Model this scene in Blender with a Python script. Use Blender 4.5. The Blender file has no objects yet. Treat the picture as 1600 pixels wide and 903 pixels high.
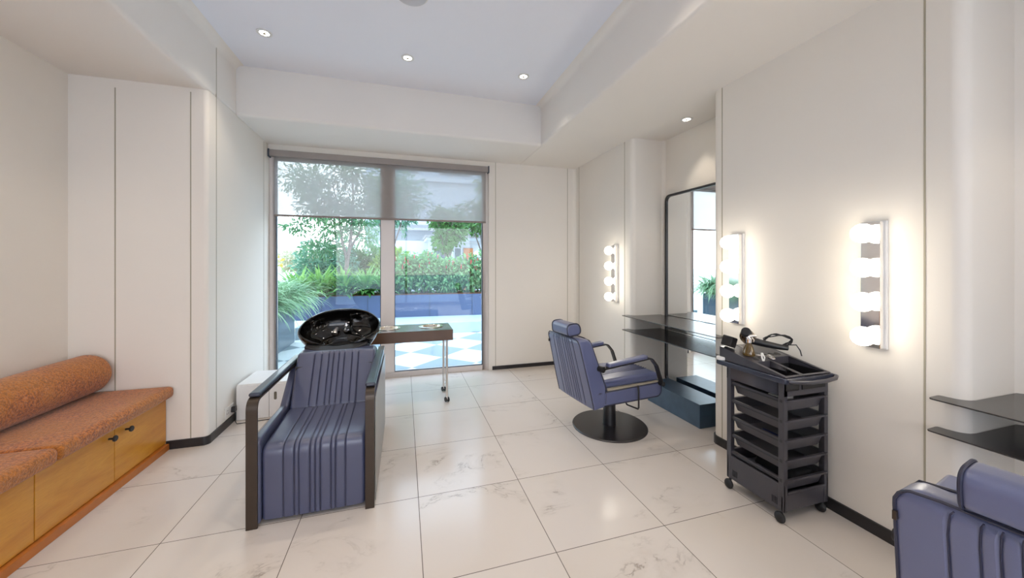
import bpy, bmesh, math, random
from math import sin, cos, pi, radians, sqrt
from mathutils import Vector, Matrix
COL = bpy.context.scene.collection
SC = bpy.context.scene
rnd = random.Random(7)

# ------------------------------------------------------------------ camera, light, exposure
cam_d = bpy.data.cameras.new('camera'); cam = bpy.data.objects.new('camera', cam_d); COL.objects.link(cam)
cam_d.sensor_width = 36; cam_d.sensor_fit = 'HORIZONTAL'
cam_d.lens = 563.15 / 1600 * 36
cam_d.shift_y = -38.3 / 1600
cam_d.clip_start = 0.02; cam_d.clip_end = 400
cam.location = (0, 0, 1.35); cam.rotation_euler = (pi/2, 0, -0.29121)
SC.camera = cam
SC.view_settings.view_transform = 'Standard'; SC.view_settings.look = 'None'
SC.view_settings.exposure = 0.92; SC.view_settings.gamma = 1.0
SC.view_settings.use_curve_mapping = False

SKY = 2.8
DOWN_W = 14.5        # ceiling spots
NICHE_W = 5.0
GLOBE = 5.5
COL_WARM = (1.0, 0.885, 0.74)

world = bpy.data.worlds.new('world'); SC.world = world; world.use_nodes = True
nt = world.node_tree; nt.nodes.clear()
wo = nt.nodes.new('ShaderNodeOutputWorld'); bg = nt.nodes.new('ShaderNodeBackground')
tc = nt.nodes.new('ShaderNodeTexCoord'); sx = nt.nodes.new('ShaderNodeSeparateXYZ'); cr = nt.nodes.new('ShaderNodeValToRGB')
nt.links.new(tc.outputs['Generated'], sx.inputs[0]); nt.links.new(sx.outputs['Z'], cr.inputs[0])
cr.color_ramp.elements[0].position = 0.0; cr.color_ramp.elements[0].color = (0.95, 0.955, 0.97, 1)
cr.color_ramp.elements[1].position = 0.7; cr.color_ramp.elements[1].color = (0.60, 0.72, 0.95, 1)
nt.links.new(cr.outputs[0], bg.inputs[0]); bg.inputs[1].default_value = SKY
nt.links.new(bg.outputs[0], wo.inputs[0])

# ------------------------------------------------------------------ materials
def srgb(r, g, b):
    f = lambda c: (c/255/12.92) if c/255 <= 0.04045 else ((c/255+0.055)/1.055)**2.4
    return (f(r), f(g), f(b), 1)
class NT:
    def __init__(s, name):
        s.m = bpy.data.materials.new(name); s.m.use_nodes = True; s.t = s.m.node_tree
        s.b = s.t.nodes['Principled BSDF']; s.out = s.t.nodes['Material Output']
    def n(s, typ, **k):
        nd = s.t.nodes.new('ShaderNode' + typ)
        for a, v in k.items(): setattr(nd, a, v)
        return nd
    def l(s, a, b): s.t.links.new(a, b)
    def put(s, v, sock):
        if hasattr(v, 'is_output') or isinstance(v, bpy.types.NodeSocket): s.l(v, sock)
        else: sock.default_value = v
    def math(s, op, a, b=0.0, c=0.0):
        nd = s.n('Math', operation=op); s.put(a, nd.inputs[0]); s.put(b, nd.inputs[1]); s.put(c, nd.inputs[2]); return nd.outputs[0]
    def obj(s): return s.n('TexCoord').outputs['Object']
    def geo(s): return s.n('NewGeometry').outputs['Position']
    def sep(s, v):
        nd = s.n('SeparateXYZ'); s.l(v, nd.inputs[0]); return nd.outputs
    def comb(s, x, y, z=0.0):
        nd = s.n('CombineXYZ'); s.put(x, nd.inputs[0]); s.put(y, nd.inputs[1]); s.put(z, nd.inputs[2]); return nd.outputs[0]
    def noise(s, vec, scale, detail=3, rough=0.5, dist=0.0):
        nd = s.n('TexNoise'); s.l(vec, nd.inputs['Vector']); nd.inputs['Scale'].default_value = scale
        nd.inputs['Detail'].default_value = detail; nd.inputs['Roughness'].default_value = rough; nd.inputs['Distortion'].default_value = dist
        return nd.outputs[0]
    def mapr(s, v, a, b, c=0.0, d=1.0):
        nd = s.n('MapRange'); s.l(v, nd.inputs[0])
        for i, q in enumerate((a, b, c, d)): nd.inputs[i+1].default_value = q
        return nd.outputs[0]
    def mix(s, f, a, b):
        nd = s.n('Mix', data_type='RGBA'); s.put(f, nd.inputs[0]); s.put(a, nd.inputs[6]); s.put(b, nd.inputs[7]); return nd.outputs[2]
    def bump(s, h, strength, dist=0.01):
        nd = s.n('Bump'); nd.inputs['Strength'].default_value = strength; nd.inputs['Distance'].default_value = dist
        s.l(h, nd.inputs['Height']); s.l(nd.outputs[0], s.b.inputs['Normal'])
    def scaled(s, vec, sc):
        nd = s.n('Mapping'); s.l(vec, nd.inputs[0]); nd.inputs['Scale'].default_value = sc; return nd.outputs[0]
def basic(name, col, rough=0.5, metal=0.0, spec=0.5, var=0.06, scale=8, bump=0.0, bscale=200, coat=0.0):
    k = NT(name); o = k.obj()
    n_ = k.noise(o, scale)
    c2 = tuple(c*(1-var) for c in col[:3]) + (1,)
    k.l(k.mix(k.mapr(n_, 0.35, 0.65), col, c2), k.b.inputs['Base Color'])
    k.b.inputs['Roughness'].default_value = rough; k.b.inputs['Metallic'].default_value = metal
    k.b.inputs['Specular IOR Level'].default_value = spec; k.b.inputs['Coat Weight'].default_value = coat
    if bump: k.bump(k.noise(o, bscale, 2), bump, 0.002)
    return k.m
WALLC = srgb(238, 231, 221)
M_wall = basic('wall_paint', WALLC, 0.6, spec=0.25, var=0.012, scale=2, bump=0.02, bscale=60)
M_ceil = basic('ceiling_paint', srgb(241, 242, 248), 0.75, spec=0.2, var=0.01, scale=2)
M_beam = basic('beam_paint', srgb(240, 234, 226), 0.7, spec=0.2, var=0.01, scale=2)
M_groove = basic('groove_shadow_gap', srgb(176, 168, 148), 0.7)
M_base = basic('black_skirting', srgb(38, 36, 38), 0.35)
M_frame = basic('white_window_frame', srgb(222, 212, 206), 0.35, var=0.01)
M_gask = basic('dark_glazing_gasket', srgb(60, 70, 84), 0.5)
M_steelblk = basic('black_steel', srgb(34, 33, 36), 0.28, metal=0.0, spec=0.6)
M_bronze = basic('bronze_black_steel', srgb(70, 60, 52), 0.32, metal=0.6, spec=0.5)
M_chrome = basic('chrome', (0.86, 0.86, 0.87, 1), 0.08, metal=1.0, var=0.0)
M_satin = basic('satin_steel', (0.66, 0.62, 0.58, 1), 0.28, metal=1.0, var=0.03)
M_leather = basic('navy_leather', srgb(68, 73, 100), 0.36, spec=0.55, var=0.08, scale=5, bump=0.12, bscale=420, coat=0.6)
M_leather.node_tree.nodes['Principled BSDF'].inputs['Coat Roughness'].default_value = 0.26
M_leather_lit = basic('navy_leather_lit', srgb(92, 98, 132), 0.36, spec=0.55, var=0.06, scale=5, bump=0.12, bscale=420, coat=0.6)  # same navy leather, the barber chairs' stronger light put into its colour
M_leather_lit.node_tree.nodes['Principled BSDF'].inputs['Coat Roughness'].default_value = 0.26
M_leatherd = basic('navy_leather_piping', srgb(40, 42, 62), 0.4)
M_stitch = basic('dark_pleat_seam', srgb(44, 46, 70), 0.6)
M_porcelain = basic('black_glazed_ceramic', srgb(8, 7, 6), 0.07, spec=0.45, coat=0.2, var=0.0)
M_rubber = basic('black_rubber', srgb(24, 24, 27), 0.5)
M_plastic = basic('graphite_plastic', srgb(66, 64, 70), 0.30, spec=0.5, var=0.04, bump=0.02)
M_plasticd = basic('dark_plastic_tray', srgb(40, 40, 47), 0.32)
M_black = basic('matt_black', srgb(22, 22, 26), 0.45)
M_brown = basic('brown_table_apron', srgb(88, 60, 38), 0.35)
M_tabletop = basic('glossy_table_top', srgb(96, 98, 98), 0.22, spec=0.5, coat=0.2)
M_whitebox = basic('white_lacquer', srgb(232, 228, 224), 0.35, var=0.01)
M_block = basic('blue_black_footrest', srgb(62, 84, 104), 0.35, spec=0.5, var=0.15, scale=14)
M_red = basic('red_flower', srgb(206, 70, 84), 0.6)
M_bark = basic('grey_bark', srgb(120, 108, 104), 0.9, var=0.3, scale=20, bump=0.4, bscale=40)
M_soil = basic('brown_soil', srgb(112, 74, 46), 0.95, var=0.3)
M_planter = basic('blue_grey_planter', srgb(82, 96, 128), 0.25, var=0.08, scale=1.5, spec=0.6)
M_planterL = basic('grey_planter', srgb(86, 100, 112), 0.3, var=0.06, scale=1.5)
M_kerb = basic('pale_stone_kerb', srgb(178, 196, 206), 0.6, var=0.06)
M_kerbd = basic('dark_stone_kerb', srgb(110, 120, 130), 0.6, var=0.1)
M_ground = basic('pale_ground', srgb(206, 200, 186), 0.9, var=0.1, scale=0.3)
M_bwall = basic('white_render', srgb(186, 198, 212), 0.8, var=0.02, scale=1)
M_bgrey = basic('grey_roof_band', srgb(150, 152, 158), 0.7)
M_bglass = basic('dark_window_glass', srgb(90, 110, 124), 0.1, spec=0.8)
M_bwood = basic('brown_door', srgb(176, 120, 84), 0.6)
M_wax = basic('white_plastic', srgb(232, 230, 226), 0.4)

def emis(name, col, st):
    k = NT(name); k.b.inputs['Base Color'].default_value = (0.9, 0.9, 0.88, 1)
    k.b.inputs['Emission Color'].default_value = col; k.b.inputs['Emission Strength'].default_value = st; return k.m
M_globe = emis('glowing_opal_globe', (1.0, 0.93, 0.80, 1), GLOBE)
M_led = emis('lit_led_lens', (1.0, 0.93, 0.8, 1), 6.0)
M_warmlamp = emis('warm_lamp', (1.0, 0.72, 0.35, 1), 5.0)

def mk_floor():
    k = NT('marble_tiles'); p = k.geo(); s = k.sep(p)
    u = k.math('DIVIDE', k.math('SUBTRACT', s[0], 0.080), 0.605); v = k.math('DIVIDE', k.math('SUBTRACT', s[1], 3.957), 0.5995)
    def edge(a, w):
        f = k.math('FRACT', a); d = k.math('MINIMUM', f, k.math('SUBTRACT', 1.0, f)); return k.math('LESS_THAN', d, w)
    gr = k.math('MAXIMUM', edge(u, 0.0031), edge(v, 0.0031))
    iu = k.math('FLOOR', u); iv = k.math('FLOOR', v)
    wn = k.n('TexWhiteNoise', noise_dimensions='3D'); k.l(k.comb(iu, iv, 0.0), wn.inputs['Vector'])
    off = k.n('VectorMath', operation='SCALE'); k.l(wn.outputs['Color'], off.inputs[0]); off.inputs['Scale'].default_value = 30
    add = k.n('VectorMath', operation='ADD'); k.l(p, add.inputs[0]); k.l(off.outputs[0], add.inputs[1]); q = add.outputs[0]
    rot = k.n('Mapping'); k.l(q, rot.inputs[0]); rot.inputs['Rotation'].default_value = (0, 0, 0.5); rot.inputs['Scale'].default_value = (1, 2.0, 1)
    q2 = rot.outputs[0]
    n1 = k.noise(q2, 1.6, 6, 0.6, 0.6)
    ridge = k.math('ABSOLUTE', k.math('SUBTRACT', n1, 0.5))
    vein = k.mapr(ridge, 0.0, 0.012, 1.0, 0.0)
    soft = k.mapr(ridge, 0.0, 0.06, 1.0, 0.0)
    msk = k.mapr(k.noise(q, 2.3, 2), 0.52, 0.68)
    brk = k.mapr(k.noise(q, 14, 3), 0.42, 0.6)
    vv = k.math('MULTIPLY', k.math('MULTIPLY', vein, msk), brk)
    c = k.mix(k.math('MULTIPLY', k.math('MULTIPLY', soft, msk), 0.35), srgb(214, 205, 197), srgb(186, 176, 166))
    c = k.mix(k.mapr(k.noise(q, 1.2, 3), 0.4, 0.7, 0.0, 0.5), c, srgb(206, 194, 180))
    c = k.mix(k.math('MULTIPLY', vv, 0.8), c, srgb(150, 138, 128))
    c = k.mix(gr, c, srgb(98, 88, 80))
    k.l(c, k.b.inputs['Base Color'])
    k.l(k.mapr(gr, 0, 1, 0.17, 0.8), k.b.inputs['Roughness']); k.b.inputs['Specular IOR Level'].default_value = 0.45
    return k.m
def mk_checker():
    k = NT('checker_paving'); s = k.sep(k.geo())
    x = k.math('SUBTRACT', s[0], 0.10); y = k.math('SUBTRACT', s[1], 5.40)
    u = k.math('ADD', k.math('DIVIDE', k.math('ADD', x, y), 0.865), 0.5); v = k.math('ADD', k.math('DIVIDE', k.math('SUBTRACT', x, y), 0.865), 0.5)
    par = k.math('FLOORED_MODULO', k.math('ADD', k.math('FLOOR', u), k.math('FLOOR', v)), 2.0)
    c = k.mix(par, srgb(232, 238, 236), srgb(138, 152, 158))
    n_ = k.noise(k.geo(), 3, 3)
    k.l(k.mix(k.mapr(n_, 0.4, 0.7, 0, 0.15), c, srgb(170, 180, 182)), k.b.inputs['Base Color']); k.b.inputs['Roughness'].default_value = 0.45
    return k.m
def mk_wood():
    k = NT('honey_veneer'); o = k.obj(); q = k.scaled(o, (1, 0.35, 2.2))
    n1 = k.noise(q, 5, 5, 0.6, 1.0); n2 = k.noise(k.scaled(o, (1, 6, 60)), 3, 3)
    c = k.mix(k.mapr(n1, 0.35, 0.7), srgb(214, 150, 48), srgb(196, 126, 30))
    c = k.mix(k.mapr(n2, 0.5, 0.7, 0, 0.25), c, srgb(172, 104, 26))
    k.l(c, k.b.inputs['Base Color']); k.b.inputs['Roughness'].default_value = 0.32; k.b.inputs['Coat Weight'].default_value = 0.15
    return k.m
def mk_tweed():
    k = NT('rust_tweed'); o = k.obj()
    n1 = k.noise(o, 95, 2, 0.8); n2 = k.noise(o, 45, 3, 0.7); n3 = k.noise(o, 5, 2)
    c = k.mix(k.mapr(n1, 0.42, 0.6), srgb(196, 118, 58), srgb(128, 76, 52))
    c = k.mix(k.mapr(n2, 0.52, 0.72, 0, 0.8), c, srgb(206, 138, 92))
    c = k.mix(k.mapr(n3, 0.4, 0.65, 0, 0.4), c, srgb(186, 124, 52))
    k.l(c, k.b.inputs['Base Color']); k.b.inputs['Roughness'].default_value = 0.95; k.b.inputs['Specular IOR Level'].default_value = 0.1
    k.b.inputs['Sheen Weight'].default_value = 0.3
    k.bump(k.math('ADD', n1, n2), 0.7, 0.006); return k.m
def mk_glass(name='window_glass', c=(0.93, 0.985, 0.99, 1)):
    k = NT(name); k.t.nodes.remove(k.b)
    tr = k.n('BsdfTransparent'); tr.inputs[0].default_value = c
    gl = k.n('BsdfGlossy'); gl.inputs['Roughness'].default_value = 0.0; gl.inputs[0].default_value = (1, 1, 1, 1)
    lw = k.n('LayerWeight'); lw.inputs[0].default_value = 0.5
    fr = k.math('ADD', k.math('MULTIPLY', k.math('POWER', lw.outputs['Facing'], 5.0), 0.9), 0.03)
    mx = k.n('MixShader'); k.l(fr, mx.inputs[0]); k.l(tr.outputs[0], mx.inputs[1]); k.l(gl.outputs[0], mx.inputs[2])
    k.l(mx.outputs[0], k.out.inputs[0]); return k.m
def mk_shade():
    k = NT('grey_screen_fabric'); k.t.nodes.remove(k.b)
    tr = k.n('BsdfTransparent'); tr.inputs[0].default_value = (1, 1, 1, 1)
    df = k.n('BsdfDiffuse'); df.inputs[0].default_value = srgb(190, 182, 176)
    tl = k.n('BsdfTranslucent'); tl.inputs[0].default_value = srgb(205, 200, 198)
    m1 = k.n('MixShader'); m1.inputs[0].default_value = 0.45; k.l(df.outputs[0], m1.inputs[1]); k.l(tl.outputs[0], m1.inputs[2])
    mx = k.n('MixShader'); mx.inputs[0].default_value = 0.43
    k.l(m1.outputs[0], mx.inputs[1]); k.l(tr.outputs[0], mx.inputs[2]); k.l(mx.outputs[0], k.out.inputs[0]); return k.m
def mk_leaf(name, a, b, scale=2.5, rough=0.45):
    k = NT(name); o = k.geo(); n1 = k.noise(o, scale, 3); 
    k.l(k.mix(k.mapr(n1, 0.35, 0.65), a, b), k.b.inputs['Base Color'])
    k.b.inputs['Roughness'].default_value = rough; k.b.inputs['Specular IOR Level'].default_value = 0.4
    tl = k.n('BsdfTranslucent'); k.l(k.mix(0.5, a, b), tl.inputs[0])
    mx = k.n('MixShader'); mx.inputs[0].default_value = 0.3; k.l(k.b.outputs[0], mx.inputs[1]); k.l(tl.outputs[0], mx.inputs[2]); k.l(mx.outputs[0], k.out.inputs[0])
    return k.m
def mk_amber():
    k = NT('amber_glass'); k.b.inputs['Base Color'].default_value = srgb(120, 92, 40); k.b.inputs['Roughness'].default_value = 0.08
    k.b.inputs['Transmission Weight'].default_value = 0.45; k.b.inputs['Coat Weight'].default_value = 0.5; return k.m
M_floor = mk_floor(); M_check = mk_checker(); M_wood = mk_wood(); M_tweed = mk_tweed(); M_glass = mk_glass(); M_shade = mk_shade(); M_amber = mk_amber()
M_clear = mk_glass('clear_glass', (0.96, 0.96, 0.97, 1))
M_mirror = basic('mirror_silver', (0.93, 0.95, 0.95, 1), 0.0, metal=1.0, var=0.0)
M_plinth = basic('orange_wood_plinth', srgb(192, 112, 40), 0.35, var=0.15, scale=12)
L_green = mk_leaf('mid_green_leaf', srgb(96, 150, 72), srgb(60, 112, 62))
L_hedge = mk_leaf('hedge_leaf', srgb(142, 186, 124), srgb(72, 136, 92), 9)
L_strap = mk_leaf('strap_leaf', srgb(158, 200, 110), srgb(96, 160, 90), 3)
L_cycad = mk_leaf('pale_narrow_leaf', srgb(176, 208, 160), srgb(110, 160, 124), 3)
L_tree = mk_leaf('tree_leaf', srgb(112, 156, 108), srgb(72, 120, 86), 2)
L_far = mk_leaf('bluegreen_leaf', srgb(120, 168, 142), srgb(78, 136, 112), 1)
L_lime = mk_leaf('lime_leaf', srgb(158, 184, 72), srgb(100, 148, 62), 1)
L_yellow = mk_leaf('yellow_leaf', srgb(226, 206, 104), srgb(190, 176, 96), 0.5)
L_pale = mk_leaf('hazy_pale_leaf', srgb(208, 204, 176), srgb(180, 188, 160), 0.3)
L_orange = mk_leaf('ochre_leaf', srgb(204, 160, 66), srgb(150, 138, 58), 2)

# ------------------------------------------------------------------ mesh helpers
def rot_to(v):
    return Vector((0, 0, 1)).rotation_difference(Vector(v).normalized()).to_matrix()
class MB:
    def __init__(s): s.v = []; s.f = []
    def add(s, vs, fs):
        b = len(s.v); s.v += [tuple(v) for v in vs]; s.f += [tuple(i+b for i in f) for f in fs]; return s
    def box(s, x0, x1, y0, y1, z0, z1):
        return s.add([(x0,y0,z0),(x1,y0,z0),(x1,y1,z0),(x0,y1,z0),(x0,y0,z1),(x1,y0,z1),(x1,y1,z1),(x0,y1,z1)],
                     [(0,3,2,1),(4,5,6,7),(0,1,5,4),(1,2,6,5),(2,3,7,6),(3,0,4,7)])
    def prism(s, poly, a, b, f=lambda p, h: (p[0], p[1], h)):
        n = len(poly); vs = [f(p, a) for p in poly] + [f(p, b) for p in poly]
        return s.add(vs, [tuple(range(n))[::-1], tuple(range(n, 2*n))] + [(i, (i+1) % n, n+(i+1) % n, n+i) for i in range(n)])
    def tube(s, path, r, n=10, closed=False):
        P = [Vector(p) for p in path]; m = len(P); vs = []; fs = []
        up = None
        for i, p in enumerate(P):
            if closed: d = P[(i+1) % m] - P[i-1]
            else: d = P[min(i+1, m-1)] - P[max(i-1, 0)]
            d.normalize()
            if up is None:
                up = Vector((0, 0, 1)) if abs(d.z) < 0.9 else Vector((1, 0, 0))
            a = d.cross(up); 
            if a.length < 1e-4: a = d.orthogonal()
            a.normalize(); up = a.cross(d).normalized()
            rr = r[i] if isinstance(r, (list, tuple)) else r
            vs += [p + (a*cos(2*pi*k/n) + up*sin(2*pi*k/n))*rr for k in range(n)]
        for i in range(m if closed else m-1):
            j = (i+1) % m
            fs += [(i*n+k, i*n+(k+1) % n, j*n+(k+1) % n, j*n+k) for k in range(n)]
        if not closed: fs += [tuple(range(n))[::-1], tuple((m-1)*n+k for k in range(n))]
        return s.add(vs, fs)
    def lathe(s, prof, c=(0, 0, 0), n=32, d=(0, 0, 1)):
        R = rot_to(d); c = Vector(c); vs = []; fs = []
        for r, h in prof: vs += [c + R @ Vector((r*cos(2*pi*k/n), r*sin(2*pi*k/n), h)) for k in range(n)]
        for i in range(len(prof)-1): fs += [(i*n+k, i*n+(k+1) % n, (i+1)*n+(k+1) % n, (i+1)*n+k) for k in range(n)]
        fs += [tuple(range(n))[::-1], tuple((len(prof)-1)*n+k for k in range(n))]
        return s.add(vs, fs)
    def sphere(s, c, r, n=20, m=12, sc=(1, 1, 1)):
        vs = []; fs = []
        for i in range(m+1):
            t = pi*i/m
            for k in range(n):
                vs.append((c[0]+r*sc[0]*sin(t)*cos(2*pi*k/n), c[1]+r*sc[1]*sin(t)*sin(2*pi*k/n), c[2]-r*sc[2]*cos(t)))
        for i in range(m): fs += [(i*n+k, i*n+(k+1) % n, (i+1)*n+(k+1) % n, (i+1)*n+k) for k in range(n)]
        return s.add(vs, fs)
    def strip(s, path, w, t, wd):
        """flat bar: path of points, width vector wd*w, thickness t"""
        P = [Vector(p) for p in path]; wd = Vector(wd).normalized(); vs = []; fs = []; m = len(P)
        for i, p in enumerate(P):
            d = (P[min(i+1, m-1)] - P[max(i-1, 0)]).normalized(); nrm = d.cross(wd).normalized()
            vs += [p + wd*w/2 + nrm*t/2, p - wd*w/2 + nrm*t/2, p - wd*w/2 - nrm*t/2, p + wd*w/2 - nrm*t/2]
        for i in range(m-1): fs += [(i*4+k, i*4+(k+1) % 4, i*4+4+(k+1) % 4, i*4+4+k) for k in range(4)]
        fs += [(3, 2, 1, 0), tuple((m-1)*4+k for k in range(4))]
        return s.add(vs, fs)
    def build(s, name, mat, parent=None, bevel=0, seg=2, smooth=True, angle=38, kind=None):
        me = bpy.data.meshes.new(name); bm = bmesh.new()
        vs = [bm.verts.new(v) for v in s.v]
        for f in s.f:
            try: bm.faces.new([vs[i] for i in f])
            except ValueError: pass
        bmesh.ops.remove_doubles(bm, verts=bm.verts, dist=1e-5)
        bmesh.ops.recalc_face_normals(bm, faces=bm.faces)
        if bevel:
            es = [e for e in bm.edges if len(e.link_faces) == 2 and e.calc_face_angle(0) > radians(40)]
            bmesh.ops.bevel(bm, geom=es, offset=bevel, segments=seg, profile=0.5, affect='EDGES', clamp_overlap=True)
        bm.to_mesh(me); bm.free()
        if smooth:
            me.polygons.foreach_set('use_smooth', [True]*len(me.polygons)); me.set_sharp_from_angle(angle=radians(angle))
        me.materials.append(mat)
        o = bpy.data.objects.new(name, me); COL.objects.link(o)
        if smooth:
            wn_ = o.modifiers.new('weighted_normals', 'WEIGHTED_NORMAL'); wn_.keep_sharp = True; wn_.weight = 80
        if parent: o.parent = parent
        if kind: o['kind'] = kind
        return o
def box(*a): return MB().box(*a)
def thing(name, label, cat, loc=(0, 0, 0), rz=0, group=None, kind=None):
    o = bpy.data.objects.new(name, None); COL.objects.link(o); o.empty_display_size = 0.1
    o.location = loc; o.rotation_euler = (0, 0, rz); return tag(o, label, cat, group, kind)
def tag(o, label, cat, group=None, kind=None):
    if label: o['label'] = label
    if cat: o['category'] = cat
    if group: o['group'] = group
    if kind: o['kind'] = kind
    return o
def dup(o, parent=None):
    c = o.copy(); COL.objects.link(c)
    if parent: c.parent = parent
    for ch in list(o.children): dup(ch, c)
    return c
def arc(cx, cy, r, a0, a1, n=8):
    return [(cx + r*cos(radians(a0 + (a1-a0)*i/n)), cy + r*sin(radians(a0 + (a1-a0)*i/n))) for i in range(n+1)]
def roundpoly(pts, n=6, closed=True):
    """pts: (x, y, r)"""
    out = []; m = len(pts)
    for i, (x, y, r) in enumerate(pts):
        if r <= 0 or (not closed and i in (0, m-1)): out.append((x, y)); continue
        p = Vector((x, y)); a = Vector(pts[i-1][:2]) - p; b = Vector(pts[(i+1) % m][:2]) - p
        la, lb = a.length, b.length; a.normalize(); b.normalize()
        ang = a.angle(b); t = min(r / math.tan(ang/2), la*0.49, lb*0.49)
        p0 = p + a*t; p1 = p + b*t
        for k in range(n+1):
            q = k/n; out.append(tuple(p0*(1-q)**2 + p*2*q*(1-q) + p1*q**2))
    return out
def densify(poly, step=0.03):
    out = []; m = len(poly)
    for i in range(m):
        a = Vector(poly[i]); b = Vector(poly[(i+1) % m]); k = max(1, int((b-a).length/step))
        out += [tuple(a + (b-a)*j/k) for j in range(k)]
    return out
def pillow(poly, w0, w1, f, grooves=(), gd=0.004, gw=0.005, mask=lambda p: 1.0, er=0.02, crown=0.0, step=0.03):
    """closed side profile swept across a width, edges rounded, pleats pressed in where mask allows"""
    poly = densify(poly, step); m = len(poly)
    area = sum(poly[i][0]*poly[(i+1) % m][1] - poly[(i+1) % m][0]*poly[i][1] for i in range(m)); sg = 1 if area > 0 else -1
    nr = []
    for i in range(m):
        a = Vector(poly[i-1]); b = Vector(poly[(i+1) % m]); d = (b-a).normalized(); nr.append(Vector((d.y, -d.x))*sg)
    W = w1-w0; ws = set()
    for i in range(5): ws.add(er*(1-cos(pi/2*i/4)))
    ws |= {W-q for q in ws}
    for g in grooves:
        c = g*W
        for d in (-2.2, -1, -0.4, 0, 0.4, 1, 2.2): ws.add(c+d*gw)
    for i in range(1, 12): ws.add(er+(W-2*er)*i/12)
    ws = sorted(ws); vs = []; fs = []
    for w in ws:
        d = min(w, W-w); ed = er - sqrt(max(0, er*er-(er-d)**2)) if d < er else 0
        g = 0
        for c in grooves: g = max(g, gd*max(0, 1-abs(w-c*W)/(gw*2.2))**0.7)
        cr_ = crown*(1-(2*w/W-1)**2)
        for p, n_ in zip(poly, nr):
            q = Vector(p) - n_*(ed + g*mask(p)) + n_*cr_*mask(p); vs.append(f(q.x, q.y, w0+w))
    k = len(ws)
    for i in range(k-1): fs += [(i*m+j, i*m+(j+1) % m, (i+1)*m+(j+1) % m, (i+1)*m+j) for j in range(m)]
    fs += [tuple(range(m))[::-1], tuple((k-1)*m+j for j in range(m))]
    return MB().add(vs, fs)

# ------------------------------------------------------------------ ROOM
YB, YO = 4.50, 4.66
XL, XR = -1.41, 2.26
ZS, ZC = 2.66, 3.10
RW = -3.2
floor = box(-2.8, 3.1, RW-0.15, YO, -0.12, 0.0).build('floor', M_floor, kind='structure')
# left wall with the bench alcove and a rounded pilaster
box(-2.8, -2.21, RW, 3.245, 0, ZS).build('wall_left', M_wall, kind='structure')
pl = [(-2.8, 3.245), (-1.44, 3.245)] + arc(-1.44, 3.275, 0.03, -90, 0)[1:] + [(XL, YO), (-2.8, YO)]
MB().prism(pl, 0.0, ZS+0.0).build('wall_left', M_wall, smooth=True, kind='structure')
def niche(y0, y1, xb=2.65, r=0.05):
    """points going from low y to high y"""
    return [(XR, y0-r)] + arc(XR+r, y0-r, r, 180, 90)[1:] + [(xb-0.03, y0), (xb, y0+0.03), (xb, y1-0.03), (xb-0.03, y1)] + arc(XR+r, y1+r, r, -90, -180)
pr_ = [(XR, RW)] + niche(-0.10, 0.90) + niche(2.20, 3.21) + [(XR, YB-0.05)] + arc(XR-0.05, YB-0.05, 0.05, 0, 90)[1:] + [(XR-0.05, YO), (3.1, YO), (3.1, RW)]
MB().prism(pr_, 0.0, ZS).build('wall_right', M_wall, kind='structure')
# back wall: opening for the glazed doors x -1.405..1.055, z 0..2.60
wb = MB().box(1.055, XR-0.05, YB, YO, 0, ZS).box(XL, 1.055, YB, YO, 2.60, ZS)
wb.build('wall_back', M_wall, kind='structure')
# rear wall, behind the camera, with a wide opening for the added fill glazing
wr = MB().box(-2.8, -2.1, RW-0.15, RW, 0, ZC+0.2).box(2.25, 3.1, RW-0.15, RW, 0, ZC+0.2).box(-2.1, 2.25, RW-0.15, RW, 2.64, ZC+0.2).box(-2.1, 2.25, RW-0.15, RW, 0, 0.03)
wr.build('wall_rear', M_wall, kind='structure')
def rsoffit(poly, y0, y1): return MB().prism(poly, y0, y1, lambda p, h: (p[0], h, p[1]))
cm = MB().box(-2.8, 3.1, RW, YO, ZC, ZC+0.2)
cm.build('ceiling', M_ceil, kind='structure')
cm = MB()
pL = roundpoly([(-2.8, ZS, 0), (XL, ZS, 0.035), (XL, ZC, 0), (-2.8, ZC, 0)])
cm.prism(pL, RW, YO, lambda p, h: (p[0], h, p[1]))
pR = roundpoly([(1.45, ZS, 0.03), (3.1, ZS, 0), (3.1, ZC, 0), (1.45, ZC, 0)])
cm.prism(pR, RW, YO, lambda p, h: (p[0], h, p[1]))
pB = roundpoly([(3.72, ZS, 0.03), (YO, ZS, 0), (YO, ZC, 0), (3.72, ZC, 0)])
cm.prism(pB, XL, 1.45, lambda p, h: (h, p[0], p[1]))
# small cove fillets where the raised ceiling meets the beams
def fillet(cx, cz, sxn, r=0.06):
    return [(cx, cz)] + [(cx + sxn*(r - r*sin(radians(a))), cz - (r - r*cos(radians(a)))) for a in range(0, 91, 15)]
for (x, sg) in ((XL, 1), (1.45, -1)): cm.prism(fillet(x, ZC, sg), RW, 3.72, lambda p, h: (p[0], h, p[1]))
cm.build('ceiling', M_beam, kind='structure')
# skirtings
bl = [(-1.659, 3.235), (-1.44, 3.235)] + arc(-1.44, 3.275, 0.04, -90, 0)[1:] + [(-1.40, YB)]
bl2 = bl + [(-1.412, YB)] + [(-1.412, 3.275)] + arc(-1.44, 3.275, 0.028, 0, -90)[1:] + [(-1.659, 3.247)]
MB().prism(bl2, 0, 0.062).build('baseboard_left', M_base, kind='structure')
box(1.085, XR-0.04, YB-0.012, YB+0.002, 0, 0.045).build('baseboard_back', M_base, kind='structure')
sb = MB().box(XR-0.012, XR+0.001, 0.95, 2.15, 0, 0.062).box(XR-0.012, XR+0.001, 3.26, YB-0.05, 0, 0.062).box(XR-0.012, XR+0.001, RW, -0.15, 0, 0.062)
sb.prism(arc(XR+0.05, 2.15, 0.062, 180, 90) + arc(XR+0.05, 2.15, 0.048, 90, 180), 0, 0.062)
sb.box(XR+0.05, 2.648, 2.198, 2.212, 0, 0.062)
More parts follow.
